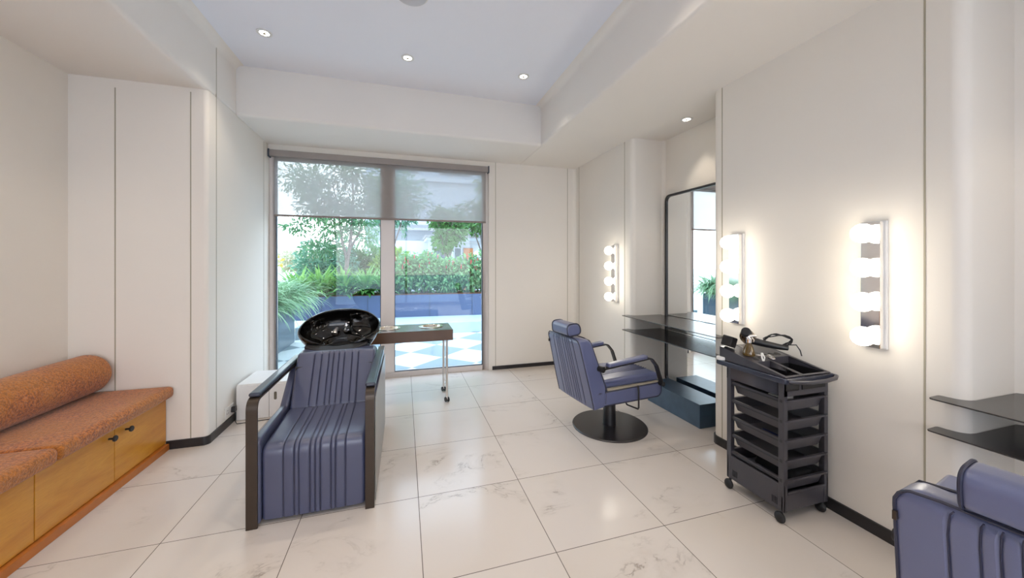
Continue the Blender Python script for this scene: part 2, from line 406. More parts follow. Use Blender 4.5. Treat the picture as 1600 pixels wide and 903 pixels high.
sb.build('baseboard_right', M_base, kind='structure')
# panel joints
def joint(i, *b): box(*b).build('trim_%d' % i, M_groove, kind='structure')
g = 0.0035
joint(1, -1.955-g, -1.955+g, 3.2435, 3.247, 0.0, ZS-0.06)
joint(2, -1.515-g, -1.515+g, 3.2435, 3.247, 0.062, ZS-0.03)
joint(3, XL-0.002, XL+0.0015, 3.374-g, 3.374+g, 0.062, 3.06)
joint(4, XL-0.002, XL+0.0015, 4.37-g, 4.37+g, 0.062, ZS-0.02)
joint(5, 1.128-g, 1.128+g, YB-0.0015, YB+0.002, 0.045, ZS)
joint(6, 2.14-g, 2.14+g, YB-0.0015, YB+0.002, 0.045, ZS)
joint(7, XR-0.0015, XR+0.002, 4.39-g, 4.39+g, 0.062, ZS)
joint(8, XR-0.0015, XR+0.002, 3.345-g, 3.345+g, 0.062, ZS)
joint(9, XR-0.0015, XR+0.002, 2.112-g, 2.112+g, 0.062, ZS)
joint(10, XR-0.0015, XR+0.002, 1.027-g, 1.027+g, 0.062, ZS)

# glazed sliding doors to the terrace
win = thing('window_1', None, None, (0, 4.57, 0), kind='structure')
y0, y1 = -0.035, 0.03
fr = MB().box(-1.41, -1.346, y0, y1, 0, 2.60).box(0.964, 1.040, y0, y1, 0, 2.60).box(-1.346, 0.964, y0, y1, 2.50, 2.60).box(-1.346, 0.964, y0, y1, 0.0, 0.066).box(-0.262, -0.108, y0-0.01, y1, 0.066, 2.50)
fr.build('window_frame', M_frame, win, bevel=0.004)
box(1.040, 1.056, -0.07, 0.05, 0, 2.60).build('reveal_strip', M_wall, win)
gk = MB()
for a, b in ((-1.346, -0.262), (-0.108, 0.964)):
    for q in ((a, a+0.007, 0.066, 2.50), (b-0.007, b, 0.066, 2.50), (a, b, 0.066, 0.073), (a, b, 2.493, 2.50)): gk.box(q[0], q[1], y0-0.004, y0+0.02, q[2], q[3])
gk.build('gasket', M_gask, win)
for a, b in ((-1.346, -0.262), (-0.108, 0.964)): box(a, b, 0.0, 0.006, 0.066, 2.50).build('glass_pane', M_glass, win)
box(0.995, 1.003, y0-0.012, y0, 0.92, 0.98).build('lock_plate', M_satin, win, bevel=0.002)
# unseen glazing added behind the camera to let in frontal daylight
w2 = thing('fill_window', None, None, (0, RW-0.08, 0), kind='structure')
f2 = MB().box(-2.1, -2.04, -0.03, 0.03, 0.03, 2.64).box(2.19, 2.25, -0.03, 0.03, 0.03, 2.64).box(-2.04, 2.19, -0.03, 0.03, 2.58, 2.64).box(-2.04, 2.19, -0.03, 0.03, 0.03, 0.09).box(0.04, 0.10, -0.03, 0.03, 0.09, 2.58)
f2.build('window_frame', M_frame, w2)
box(-2.04, 0.04, 0, 0.006, 0.09, 2.58).build('glass_pane', M_clear, w2); box(0.10, 2.19, 0, 0.006, 0.09, 2.58).build('glass_pane', M_clear, w2)

# ------------------------------------------------------------------ OUTSIDE
gz = -0.02
box(-6, 9, YO, 8.3, -0.12, gz).build('terrace', M_check, kind='structure')
box(-90, 120, 8.3, 160, -0.3, -0.1).build('ground', M_ground, kind='structure')
box(-30, 30, -40, RW-0.15, -0.3, -0.05).build('bounce_ground', M_kerb, kind='structure')  # unseen pale ground added to bounce daylight up to the ceiling
# stone kerb in front of the planter, slightly skewed
kb = MB().prism([(-1.9, 7.42), (1.5, 7.22), (4.5, 7.05), (4.5, 8.5), (-1.9, 8.5)], gz, 0.19)
kb.build('stone_kerb', M_kerb, bevel=0.006, kind='structure')

def leaf_cloud(spots, size, L=2.2, seed=1, droop=0.3, fold=0.25):
    """spots: (pos, outward); one folded leaf each"""
    r = random.Random(seed); V = []; F = []
    for p, out in spots:
        d = Vector(out) + Vector((r.gauss(0, .6), r.gauss(0, .6), r.gauss(0, .6))); d.z -= droop
        if d.length < 1e-3: d = Vector((1, 0, 0))
        d.normalize(); a = d.cross(Vector((r.gauss(0, 1), r.gauss(0, 1), r.gauss(0, 1))))
        if a.length < 1e-3: continue
        a.normalize(); u = a.cross(d); s = size*(0.6+0.8*r.random()); w = s/L/2; p = Vector(p); b = len(V)
        V += [p, p+d*s*.45+a*w+u*w*fold*2, p+d*s*.5, p+d*s*.45-a*w+u*w*fold*2, p+d*s - u*w*.5]
        F += [(b, b+2, b+1), (b, b+3, b+2), (b+1, b+2, b+4), (b+2, b+3, b+4)]
    return MB().add(V, F)
def raw(mb, name, mat, parent=None):
    me = bpy.data.meshes.new(name); me.from_pydata([tuple(v) for v in mb.v], [], mb.f); me.materials.append(mat)
    o = bpy.data.objects.new(name, me); COL.objects.link(o)
    if parent: o.parent = parent
    return o
def blob_spots(c, rad, n, r, shell=0.5):
    out = []
    for _ in range(n):
        v = Vector((r.gauss(0, 1), r.gauss(0, 1), r.gauss(0, 1))); v.normalize(); q = shell + (1-shell)*r.random()
        out.append(((c[0]+v.x*rad[0]*q, c[1]+v.y*rad[1]*q, c[2]+v.z*rad[2]*q), v))
    return out
def blades(c, n, length, width, r, spread=1.0, lean=0.35, seg=5, base=0.06):
    V = []; F = []
    for _ in range(n):
        az = r.uniform(0, 2*pi); el = r.uniform(lean, 1.0); ln = length*r.uniform(.6, 1.1); p = Vector(c) + Vector((r.gauss(0, base), r.gauss(0, base), 0))
        h = Vector((cos(az), sin(az), 0)); side = Vector((-sin(az), cos(az), 0)); b = len(V); w = width*r.uniform(.7, 1.2); ang = el*pi/2*0.95
        for i in range(seg+1):
            t = i/seg; ww = w*(0.5+1.2*t if t < .4 else 1.0*(1-(t-.4)/.6)**.7)*.5
            V += [p - side*ww, p + side*ww]
            a2 = ang - spread*t*1.1; p = p + (h*cos(a2) + Vector((0, 0, 1))*sin(a2))*ln/seg
        F += [(b+2*i, b+2*i+1, b+2*i+3, b+2*i+2) for i in range(seg)]
    return MB().add(V, F)

# long back planter
pt = thing('planter_box', 'long blue-grey planter box holding strap-leaved and flowering plants behind the paving', 'planter', (0, 8.3, 0.19))
pp = [(-2.6, 0.08), (-0.1, 0.0), (5.0, -0.32), (5.0, 0.9), (-2.6, 0.9)]
MB().prism(pp, 0.0, 0.485).build('planter_wall', M_planter, pt, bevel=0.004)
MB().prism([(-2.5, 0.14), (-0.1, 0.06), (4.9, -0.24), (4.9, 0.85), (-2.5, 0.85)], 0.475, 0.50).build('soil', M_soil, pt)
for x in (-1.65, -0.75, 0.55, 1.5):
    yy = 0.08-0.08*(x+2.6)/2.5 if x < -0.1 else -0.32*(x+0.1)/5.1
    MB().box(x-0.004, x+0.004, yy-0.004, yy+0.02, 0.01, 0.48).build('panel_joint', M_gask, pt)
ST = 0.69   # soil level
hedge = []
r = random.Random(3)
SHR = ['first flowering shrub from the window mullion, in the long planter', 'second flowering shrub right of the mullion, in the long planter', 'third flowering shrub right of the mullion, in the long planter', 'fourth flowering shrub right of the mullion, in the long planter', 'rightmost flowering shrub seen through the right pane', 'flowering shrub at the hidden right end of the long planter']
def hy(x): return 8.3 + 0.40 - 0.32*(x+0.1)/5.1
for i, x in enumerate((0.02, 0.50, 0.98, 1.48, 1.95, 2.45)):
    t = thing('flowering_shrub', 'Leafy green ' + SHR[i], 'shrub', (x, hy(x), ST), group='flowering shrubs in the long planter')
    hgt = 0.84 + 0.08*sin(i*2.1)
    sp = blob_spots((0, 0, hgt*0.52), (0.38, 0.34, hgt*0.58), 1300, r, 0.35)
    raw(leaf_cloud(sp, 0.10, 1.8, seed=i+10, droop=0.35), 'foliage', L_hedge, t)
    st = MB()
    for k in range(7):
        a = r.uniform(0, 2*pi); q = r.uniform(.05, .22); st.tube([(q*cos(a)*.4, q*sin(a)*.4, 0), (q*cos(a), q*sin(a), hgt*.9)], 0.008, 5)
    for k in range(11):
        a = r.uniform(pi, 2*pi); q = r.uniform(.05, .32); z = hgt*r.uniform(.75, 1.08) - q*.35
        MB().tube([(q*cos(a), q*sin(a), z-0.05), (q*cos(a)+.004, q*sin(a), z+.02), (q*cos(a)+.008, q*sin(a), z+.06)], [0.013, 0.012, 0.003], 6).build('flower_spike', M_red, t)
    st.build('stem', M_bark, t)
STR = ['leftmost wide strap-leaved clump in the long planter', 'strap-leaved clump left of the grey tree trunk', 'strap-leaved clump at the foot of the grey tree trunk', 'strap-leaved clump right of the grey tree trunk', 'strap-leaved clump beside the window mullion']
for i, x in enumerate((-2.15, -1.72, -1.22, -0.80, -0.40)):
    t = thing('strap_leaf_plant', 'Green ' + STR[i], 'plant', (x, 8.62, ST), group='strap-leaved plants in the long planter')
    raw(blades((0, 0, 0), 120, 0.78, 0.055, r, 0.9, 0.3), 'leaves', L_strap, t)
    raw(blades((0, -0.1, 0), 40, 0.6, 0.08, r, 1.2, 0.2), 'broad_leaves', L_green, t)
# tree in the planter
tr = thing('planter_tree', 'slender grey-trunked tree with fine feathery leaves rising from the planter', 'tree', (-1.24, 8.75, ST))
tk = MB().tube([(0.02, 0, 0), (0, 0, .35), (.03, 0, .75), (.08, 0, 1.05), (.13, 0.02, 1.6), (.15, 0, 2.3), (.1, 0, 3.0)], [.062, .05, .045, .038, .028, .02, .01], 8)
tk.tube([(.03, 0, .75), (-.08, 0, 1.2), (-.16, .03, 1.9), (-.3, 0, 2.6)], [.035, .028, .02, .008], 7)
tk.tube([(.06, 0, .95), (.28, .05, 1.4), (.42, .1, 2.1), (.5, .1, 2.7)], [.03, .022, .016, .007], 7)
for a, b, c in (((-.12, 0, 1.5), (-.6, -.1, 1.9), (-1.0, -.1, 2.0)), ((.13, 0, 1.7), (.5, .2, 2.0), (.9, .1, 2.15)), ((-.2, 0, 2.1), (-.6, .1, 2.6), (-.9, 0, 2.75)), ((-.05, 0, 1.1), (-.45, -.1, 1.25), (-.8, -.1, 1.2))):
    tk.tube([a, b, c], [.016, .01, .004], 6)
tk.build('trunk', M_bark, tr)
sp = []
for (c, rad, n) in (((-.45, 0, 1.95), (.6, .5, .42), 1500), ((-.75, 0, 2.45), (.55, .5, .4), 1200), ((.1, .1, 2.7), (.6, .5, .4), 900), ((.15, .1, 1.95), (.35, .4, .4), 550), ((.7, .1, 2.3), (.45, .4, .4), 700), ((-.45, 0, 1.05), (.5, .4, .28), 500), ((-.95, 0, 1.5), (.3, .3, .2), 200), ((.45, .1, 1.25), (.3, .3, .25), 200), ((.3, 0, 1.6), (.5, .4, .2), 320), ((-.2, 0, 1.45), (.5, .4, .2), 400)):
    sp += blob_spots(c, rad, n, r, 0.15)
raw(leaf_cloud(sp, 0.115, 3.6, seed=5, droop=0.5), 'crown', L_tree, tr)
# left planter with pale narrow-leaved plants hanging over
pl2 = thing('planter_box', 'tall grey side planter at the left edge of the window view', 'planter', (-2.4, 6.2, gz))
MB().box(-0.55, 0.55, -1.5, 1.0, 0, 0.66).build('planter_wall', M_planterL, pl2, bevel=0.005)
box(-0.5, 0.5, -1.45, 0.95, 0.65, 0.675).build('soil', M_soil, pl2)
for i, (x, y) in enumerate(((-1.98, 6.95), (-1.98, 6.4), (-2.02, 5.8))):
    t = thing('spider_plant', ['Pale narrow-leaved plant at the far end of the grey side planter', 'Pale narrow-leaved plant in the middle of the grey side planter', 'Pale narrow-leaved plant at the near end of the grey side planter'][i], 'plant', (x, y, 0.655), group='narrow-leaved plants in the side planter')
    raw(blades((0, 0, 0.02), 520, 0.80, 0.030, r, 1.7, 0.3, 6, 0.1), 'leaves', L_cycad, t)
# shrubs and trees beyond the planter
def bush(name, label, c, rad, n, size, mat, seed, L=2.2, trunk=True, grp='trees and bushes beyond the planter', cat='tree'):
    t = thing(name, label, cat, (c[0], c[1], -0.1), group=grp)
    rr = random.Random(seed); sp = []
    for _ in range(9):
        o = Vector((rr.uniform(-.55, .55)*rad[0], rr.uniform(-.5, .5)*rad[1], rr.uniform(-.5, .5)*rad[2]))
        sp += blob_spots((o.x, o.y, c[2]+.1+o.z), [q*.52 for q in rad], n//9, rr, 0.4)
    raw(leaf_cloud(sp, size, L, seed=seed), 'crown', mat, t)
    h = c[2]+.1
    k = MB().tube([(0, 0, 0), (.03, 0, h*.6), (0, .03, h)], [.05, .035, .015], 7)
    for a in range(4): k.tube([(0.02, 0, h*.55), (cos(a*1.7)*rad[0]*.5, sin(a*1.7)*rad[1]*.5, h+rad[2]*.4)], [.03, .008], 5)
    k.build('trunk', M_bark, t)
bush('bush', 'Blue-green feathery bush behind the trunk of the planter tree', (-1.75, 10.2, 1.35), (.85, .5, .8), 4200, .13, L_far, 31, 3)
bush('bush', 'Dark olive bush just right of the planter tree trunk', (-0.95, 10.6, 1.3), (.6, .5, .7), 2600, .12, L_green, 32)
bush('bush', 'Lime-green fan-leaved bush left of the window mullion', (-0.35, 10.0, 1.2), (.55, .4, .6), 1800, .16, L_lime, 33)
bush('tree', 'Tall blue-green tree behind the mullion of the doors', (-0.45, 12.5, 3.0), (1.3, .9, 1.6), 3600, .16, L_far, 34, 2.6)
bush('tree', 'Green tree left of the porch roof seen in the right pane', (1.35, 11.8, 2.45), (.7, .6, .85), 3600, .13, L_green, 35)
bush('tree', 'Wide green tree above the porch in the right pane', (2.6, 12.2, 3.0), (1.25, .8, .65), 3200, .13, L_green, 36)
bush('tree', 'Ochre-leaved tree at the right edge of the right pane', (3.25, 11.6, 2.25), (.5, .6, .6), 1500, .12, L_orange, 37)
bush('tree', 'Tall dark tree behind the blind in the right pane', (3.9, 13.0, 4.3), (1.3, .9, 1.3), 3000, .16, L_tree, 38)
bush('tree', 'Yellow-leaved distant tree at the left edge of the left pane', (-11.8, 32, 1.9), (2.6, 2, 1.4), 1800, .45, L_yellow, 41)
bush('tree', 'Pale hazy distant tree in the left pane', (-8.6, 38, 1.6), (3.2, 2, 1.3), 1800, .5, L_pale, 42)
bush('tree', 'Hazy distant tree farthest left in the left pane', (-17.5, 36, 1.7), (3.4, 2, 1.9), 1800, .5, L_pale, 43)
# white building
bd = thing('building', 'white rendered low building with porch and columns across the garden', 'building', (0, 16.5, -0.1))
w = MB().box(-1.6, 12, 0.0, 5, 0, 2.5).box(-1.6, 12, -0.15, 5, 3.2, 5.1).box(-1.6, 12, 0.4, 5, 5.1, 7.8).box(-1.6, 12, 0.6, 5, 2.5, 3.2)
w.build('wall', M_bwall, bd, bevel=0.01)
MB().box(-1.7, 12.1, -0.35, 5, 5.1, 5.28).box(-1.7, 12.1, -0.3, 0.6, 7.8, 8.0).build('cornice', M_bwall, bd)
MB().box(-1.62, 12, -0.17, 0.0, 2.95, 3.2).build('slab_edge', M_bgrey, bd)
for (x0, x1, z0, z1) in ((-0.9, 0.6, 5.6, 7.1), (1.6, 3.1, 5.6, 7.1), (4.1, 5.6, 5.6, 7.1), (6.6, 8.1, 5.6, 7.1)):
    f_ = MB().box(x0, x1, 0.33, 0.42, z0, z1).build('window', M_bgrey, bd); box(x0+.06, x1-.06, 0.30, 0.34, z0+.06, z1-.06).build('pane', M_bglass, f_)
for (x0, x1, z0, z1) in ((-0.9, -0.1, 0.9, 2.2), (1.2, 1.95, 0.5, 2.25), (2.15, 2.55, 0.5, 2.25)):
    f_ = MB().box(x0, x1, -0.06, 0.02, z0, z1).build('window', M_bwall, bd); box(x0+.07, x1-.07, -0.08, -0.05, z0+.07, z1-.07).build('pane', M_bglass, f_)
for x in (0.93, 1.78, 3.3): MB().box(x, x+.12, -1.9, -1.78, 0.0, 2.42).build('column', M_bwall, bd)
MB().box(0.85, 3.6, -2.05, 0.0, 2.42, 2.52).build('porch_roof', M_bwall, bd)
MB().box(0.80, 3.65, -2.1, 0.0, 2.52, 2.60).build('porch_roof_edge', M_bgrey, bd)
MB().box(2.62, 3.05, -0.06, 0.02, 0, 2.2).build('door', M_bwood, bd)
MB().sphere((3.12, -0.5, 1.95), 0.1, 12, 8).build('porch_lamp', M_warmlamp, bd)

# ------------------------------------------------------------------ roller blind
rb = thing('roller_blind', 'grey see-through roller blind pulled halfway down over the glazed doors', 'blind', (0, 4.505, 2.56))
MB().box(-1.395, 1.028, -0.035, 0.02, -0.035, 0.035).build('headrail', basic('grey_headrail', srgb(158, 148, 142), 0.5), rb, bevel=0.008)
for bx_ in (-1.405, 1.026): box(bx_, bx_+.012, -0.04, 0.03, -0.045, 0.04).build('bracket', M_gask, rb)
MB().box(-1.355, 1.000, 0.004, 0.0052, -0.665, -0.03).build('fabric', M_shade, rb)
MB().box(-1.357, 1.002, -0.004, 0.014, -0.683, -0.663).build('hem_bar', basic('taupe_hem_bar', srgb(140, 124, 116), 0.5), rb, bevel=0.003)
ch = MB()
for x in (1.010,): ch.tube([(x, 0.0, -0.04), (x, 0.0, -0.70)], 0.0025, 5)
ch.build('chain', M_wax, rb)

# ------------------------------------------------------------------ ceiling fittings
def spot(name, loc, w, size=105, blend=0.9, col=COL_WARM, r=0.04):
    d = bpy.data.lights.new(name, 'SPOT'); d.energy = w; d.spot_size = radians(size); d.spot_blend = blend; d.color = col; d.shadow_soft_size = r
    o = bpy.data.objects.new(name, d); COL.objects.link(o); o.location = loc; return o
dl0 = thing('downlight', 'Round recessed ceiling spot, leftmost of the three on the raised ceiling', 'ceiling light', (-1.01, 3.143, ZC), group='recessed ceiling spots')
MB().lathe([(0.034, 0.004), (0.034, -0.006), (0.052, -0.006), (0.053, -0.001), (0.05, 0.004)], n=32).build('trim_ring', M_wax, dl0)
fin = MB()
for k in range(6):
    a = k*pi/3; fin.add([(0.006*cos(a+1.57), 0.006*sin(a+1.57), -0.009), (0.034*cos(a), 0.034*sin(a), -0.009), (-0.006*cos(a+1.57), -0.006*sin(a+1.57), -0.009), (0.006*cos(a+1.57), 0.006*sin(a+1.57), -0.003), (0.034*cos(a), 0.034*sin(a), -0.003), (-0.006*cos(a+1.57), -0.006*sin(a+1.57), -0.003)], [(0, 1, 4, 3), (1, 2, 5, 4), (0, 2, 1)])
fin.build('reflector_fins', M_satin, dl0)
MB().lathe([(0.0, -0.003), (0.033, -0.003), (0.033, -0.0025)], n=24).build('lens', M_led, dl0)
DL = [((0.03, 3.174, ZC), 'Round recessed ceiling spot, middle of the three on the raised ceiling'), ((1.064, 3.178, ZC), 'Round recessed ceiling spot, rightmost of the three on the raised ceiling'), ((2.44, 2.66, ZS), 'Small recessed ceiling spot above the tall mirror in the niche')]
for p, lb in DL:
    c = dup(dl0); c.location = p; c['label'] = lb
for x in (-1.01, 0.03, 1.064):
    spot('ceiling_spot', (x, 3.15, ZC-0.02), DOWN_W)
    for y in (1.55, -0.1, -1.75):  # rows added out of view to fill the room with light
        side = {-1.01: 'left', 0.03: 'middle', 1.064: 'right'}[x]; row = {1.55: 'first', -0.1: 'second', -1.75: 'third'}[y]
        spot('ceiling_spot', (x, y, ZC-0.02), DOWN_W)
        c = dup(dl0); c.location = (x, y, ZC)
        c['label'] = 'Added unseen recessed ceiling spot for fill light, %s in the %s row' % (side, row); c['group'] = 'added ceiling spots lighting the room from out of view'
spot('niche_spot', (2.44, 2.66, ZS-0.02), NICHE_W, 75, 0.5)
spot('niche_spot', (2.44, 0.40, ZS-0.02), NICHE_W, 75, 0.5)
# spot lamps over the bench, unseen and without fittings
for y in (2.2, 0.6): spot('alcove_spot', (-1.80, y, ZS-0.02), 6.0, 130, 0.8, r=0.05)
sd = thing('ceiling_speaker', 'round pale grey fitting on the raised ceiling at the top edge', 'ceiling speaker', (0.045, 2.41, ZC))
MB().lathe([(0.0, -0.028), (0.07, -0.028), (0.098, -0.018), (0.105, -0.004), (0.105, 0.003)], n=40).build('cover', basic('pale_grey_cover', srgb(205, 205, 210), 0.5), sd)
MB().lathe([(0.105, -0.006), (0.112, -0.006), (0.112, 0.003), (0.105, 0.003)], n=40).build('rim', M_wax, sd)

# ------------------------------------------------------------------ globe wall lights
def wall_lamp(y, label, z0=0.935, z1=1.565):
    t = thing('wall_lamp', label, 'wall light', (XR, y, (z0+z1)/2), group='four-globe wall lights')
    h = (z1-z0)/2
    MB().box(-0.012, 0.001, -0.048, 0.048, -h, h).build('back_plate', M_wax, t, bevel=0.002)
    MB().box(-0.045, -0.010, -0.040, 0.040, -h+0.004, h-0.004).build('chrome_channel', M_chrome, t, bevel=0.003)
    for k in range(4):
        z = h - 0.062 - k*(2*h-0.124)/3
        g_ = MB().sphere((-0.098, 0, z), 0.047, 24, 14).build('globe_bulb', M_globe, t)
        MB().lathe([(0.026, 0), (0.026, 0.022), (0.02, 0.026)], (-0.044, 0, z), 20, (-1, 0, 0)).build('socket_cup', M_wax, g_)
    return t
wall_lamp(1.203, 'Four-globe chrome wall light nearest, above the right of the tool trolley')
wall_lamp(1.975, 'Four-globe chrome wall light between the tall mirror and the wide wall panel')
wall_lamp(-0.40, 'Added four-globe chrome wall light, unseen fill behind the camera, just past the near niche')  # this lamp and the next are added out of view to brighten the room
wall_lamp(-1.20, 'Added four-globe chrome wall light, unseen fill behind the camera, farthest from the garden doors')
wall_lamp(3.500, 'Four-globe chrome wall light farthest away, beyond the mirror niche')

# ------------------------------------------------------------------ mirror, shelves, footrest block
mr = thing('wall_mirror', 'tall round-cornered mirror in a black frame in the niche', 'mirror', (2.65, 2.665, 0.13))
mo = roundpoly([(-0.485, 0, .07), (0.485, 0, .07), (0.485, 1.94, .07), (-0.485, 1.94, .07)])
mi = roundpoly([(-0.463, 0.022, .055), (0.463, 0.022, .055), (0.463, 1.918, .055), (-0.463, 1.918, .055)])
n = len(mo); V = []; 
for x in (-0.04, -0.001):
    V += [(x, p[0], p[1]) for p in mo]; V += [(x, p[0], p[1]) for p in mi]
F = []
for i in range(n):
    j = (i+1) % n
    F += [(i, j, n+j, n+i), (2*n+i, 3*n+i, 3*n+j, 2*n+j), (i, 2*n+i, 2*n+j, j), (n+i, n+j, 3*n+j, 3*n+i)]
MB().add(V, F).build('frame', M_steelblk, mr)
MB().prism(mi, -0.028, -0.022, lambda p, h: (h, p[0], p[1])).build('mirror_glass', M_mirror, mr, smooth=False)
def shelf(y0, y1, n0, n1, z, label, back=2.60):
    """y0..y1 wings over the wall, n0..n1 niche"""
    xf = 2.17; xw = XR-0.001; rr = 0.05
    p = roundpoly([(xf, y0, .02), (xf, y1, .02), (xw, y1+.005, .015), (xw, n1+rr, 0.03), (XR+rr, n1-.002, .03), (back, n1-.002, 0), (back, n0+.002, 0), (XR+rr, n0+.002, .03), (xw, n0-rr, 0.03), (xw, y0-.005, .015)], 5)
    o = MB().prism(p, z-0.006, z).build('wall_shelf', M_steelshelf, bevel=0.0015)
    return tag(o, label, 'shelf', 'black steel shelves across the mirror niches')
M_steelshelf = basic('black_satin_steel_sheet', srgb(50, 47, 48), 0.24, metal=0.0, spec=0.6, coat=0.1)
shelf(2.065, 3.27, 2.20, 3.21, 0.822, 'Upper black steel shelf across the niche with the tall mirror')
shelf(2.095, 3.27, 2.20, 3.21, 0.676, 'Lower black steel shelf across the niche with the tall mirror')
shelf(-0.17, 0.978, -0.10, 0.90, 0.775, 'Upper black steel shelf at the right edge, beside the near chair', 2.645)
shelf(-0.17, 0.984, -0.10, 0.90, 0.635, 'Lower black steel shelf at the right edge, beside the near chair', 2.645)
fb = thing('footrest_block', 'low dark blue-grey footrest block on the floor in front of the mirror', 'footrest', (2.325, 2.39, 0))
MB().box(0, 0.25, 0, 0.66, 0, 0.197).build('block_body', M_block, fb, bevel=0.003)

# ------------------------------------------------------------------ bench
bn = thing('storage_bench', 'honey-coloured wooden storage bench built along the left alcove wall', 'bench', (-1.66, 3.24, 0))
YN = -3.423
MB().box(-0.545, -0.018, YN, 0, 0.05, 0.385).build('carcass', M_wood, bn)
MB().box(-0.545, 0.022, YN, -0.006, 0, 0.045).build('plinth', M_plinth, bn, bevel=0.003)
for k in range(7):
    e = -0.489*k; a = e-0.489
    d = MB().box(-0.018, 0.0, a+0.0025, e-0.0025, 0.05, 0.385).build('door', M_wood, bn, bevel=0.0015)
    yk = (a+0.088) if k % 2 == 0 else (e-0.045)
    MB().lathe([(0.006, 0), (0.006, 0.022), (0.017, 0.026), (0.018, 0.032), (0.015, 0.036)], (0.0, yk, 0.325), 20, (1, 0, 0)).build('knob', M_black, d)
def mapx(a, b, w): return (a, w, b)      # profile in x-z, width along y
def mapy(a, b, w): return (w, a, b)      # profile in y-z, width along x
cp = roundpoly([(-2.205, .392, .02), (-1.612, .387, .03), (-1.605, .468, .04), (-2.205, .468, .02)])
for j, (ya, yb, lb) in enumerate(((2.325, 3.238, 'Rust tweed seat cushion on the bench, the one against the far end wall'), (1.40, 2.320, 'Rust tweed seat cushion on the bench, nearer the left picture edge'), (0.475, 1.395, 'Rust tweed seat cushion on the bench, beyond the left picture edge'))):
    dz = (0, 0.006, 0)[j]
    o = pillow([(p[0], p[1]-.39) for p in cp], ya, yb, lambda a, b, w: (a+1.9, w-ya, b), er=0.022, crown=0.008, mask=lambda p: 1.0 if p[1] > .04 else 0.2).build('bench_cushion', M_tweed)
    o.location = (-1.9, ya, 0.3855+dz*0); tag(o, lb, 'cushion', 'tweed seat cushions on the bench')
# roll bolster
prof = [(0.0, 0), (0.05, 0), (.098, .006), (.122, .02), (.132, .045)]
L_ = 2.6
prof = prof + [(.133, .3), (.131, .9), (.133, 1.6), (.132, L_-.045)] + [(.122, L_-.02), (.098, L_-.006), (.05, L_), (0, L_)]
o = MB().lathe(prof, (0, 0, 0), 40, (0, -1, 0)).build('bolster', M_tweed); o.location = (-2.07, 3.225, 0.602)
tag(o, 'long rust tweed roll bolster lying on the bench against the wall', 'bolster cushion')

# ------------------------------------------------------------------ wall socket, plug, white box
so = thing('wall_socket', 'white double wall socket low beside the white box', 'socket', (XL, 3.585, 0.118))
MB().box(-0.001, 0.008, -0.075, 0.075, -0.045, 0.045).build('face_plate', M_wax, so, bevel=0.002)
sh = MB()
for y in (-0.04, 0.035):
    for (a, b) in ((0, .018), (-.011, -.006), (.011, -.006)): sh.box(0.0075, 0.0086, y+a-.003, y+a+.003, b-.004, b+.004)
sh.build('pin_holes', M_black, so)
MB().box(0.0075, 0.012, 0.055, 0.066, -0.01, 0.012).build('rocker_switch', M_wax, so)
pg = thing('power_plug', 'black plug with thin cord in the white wall socket', 'plug', (XL+0.009, 3.62, 0.118))
MB().prism(roundpoly([(-.022, -.02, .006), (.022, -.02, .006), (.018, .024, .01), (-.018, .024, .01)]), 0, .028, lambda p, h: (h, p[0], p[1])).build('plug_body', M_black, pg, bevel=0.003)
MB().tube([(.02, 0, -.02), (.024, 0, -.06), (.03, -.02, -.095), (.05, -.04, -.112), (.12, -.03, -.1145), (.25, -.01, -.1145), (.50, 0.0, -.1145), (.62, .02, -.1145)], 0.0035, 8).build('cord', M_black, pg)
wbx = thing('white_cabinet', 'low white lacquered box cabinet on the floor against the left wall', 'cabinet', (-1.385, 3.66, 0))
MB().box(0, 0.62, 0.012, 0.43, 0.0, 0.308).build('body', M_whitebox, wbx, bevel=0.003)
MB().box(0.0, 0.243, 0.0, 0.014, 0.004, 0.295).build('fixed_panel', M_whitebox, wbx, bevel=0.001)
dd = MB().box(0.247, 0.62, 0.0, 0.014, 0.004, 0.295).build('door', M_whitebox, wbx, bevel=0.001)
MB().prism(roundpoly([(.283, .155, .011), (.305, .155, .011), (.305, .225, .011), (.283, .225, .011)]), -0.0015, 0.004, lambda p, h: (p[0], h, p[1])).build('finger_slot', basic('slot_shadow_brown', srgb(120, 112, 98), 0.8), dd)

# ------------------------------------------------------------------ shampoo chair with basin
sc = thing('shampoo_chair', 'navy pleated shampoo chair with black basin and dark flat-bar arms', 'salon chair', (-0.463, 2.14, 0))
GR = (.20, .30, .345, .45, .50, .55, .655, .70, .80)
seat = roundpoly([(0.02, 0.02, .01), (0.01, 0.405, .055), (0.46, 0.432, .02), (0.56, 0.30, .02), (0.50, 0.02, .02)], 8)
def seam_lines(path, xs, w, r=0.0022, parent=None, f=mapy):
    m = MB()
    for x in xs: m.tube([f(p[0], p[1], w[0]+x*(w[1]-w[0])) for p in path], r, 5)
    return m
mk = lambda p: 1.0 if (p[0] < 0.03 or p[1] > 0.38) else 0.0
so_ = pillow(seat, -0.243, 0.255, mapy, GR, .0035, .0035, mk, 0.02, 0.004, .02).build('seat', M_leather, sc)
front = [p for p in roundpoly([(0.012, 0.03, 0), (0.006, 0.405, .055), (0.45, 0.433, 0)], 8, False)]
def sseam(path, off):
    return path
seam_lines([(p[0]+.0005*(1 if p[1] < .36 else 0), p[1]-.0005*(1 if p[1] > .36 else 0)) for p in front], GR, (-.243, .255), .0022).build('seat_seams', M_stitch, so_)
back = roundpoly([(0.455, 0.415, .02), (0.655, 0.737, .03), (0.80, 0.742, .03), (0.72, 0.40, .02)], 6)
mk2 = lambda p: 1.0 if (p[0]-0.455)*(0.755-0.415) - (p[1]-0.415)*(0.66-0.455) < 0.012 else 0.0
GB = (.22, .31, .40, .46, .53, .60, .70, .78)
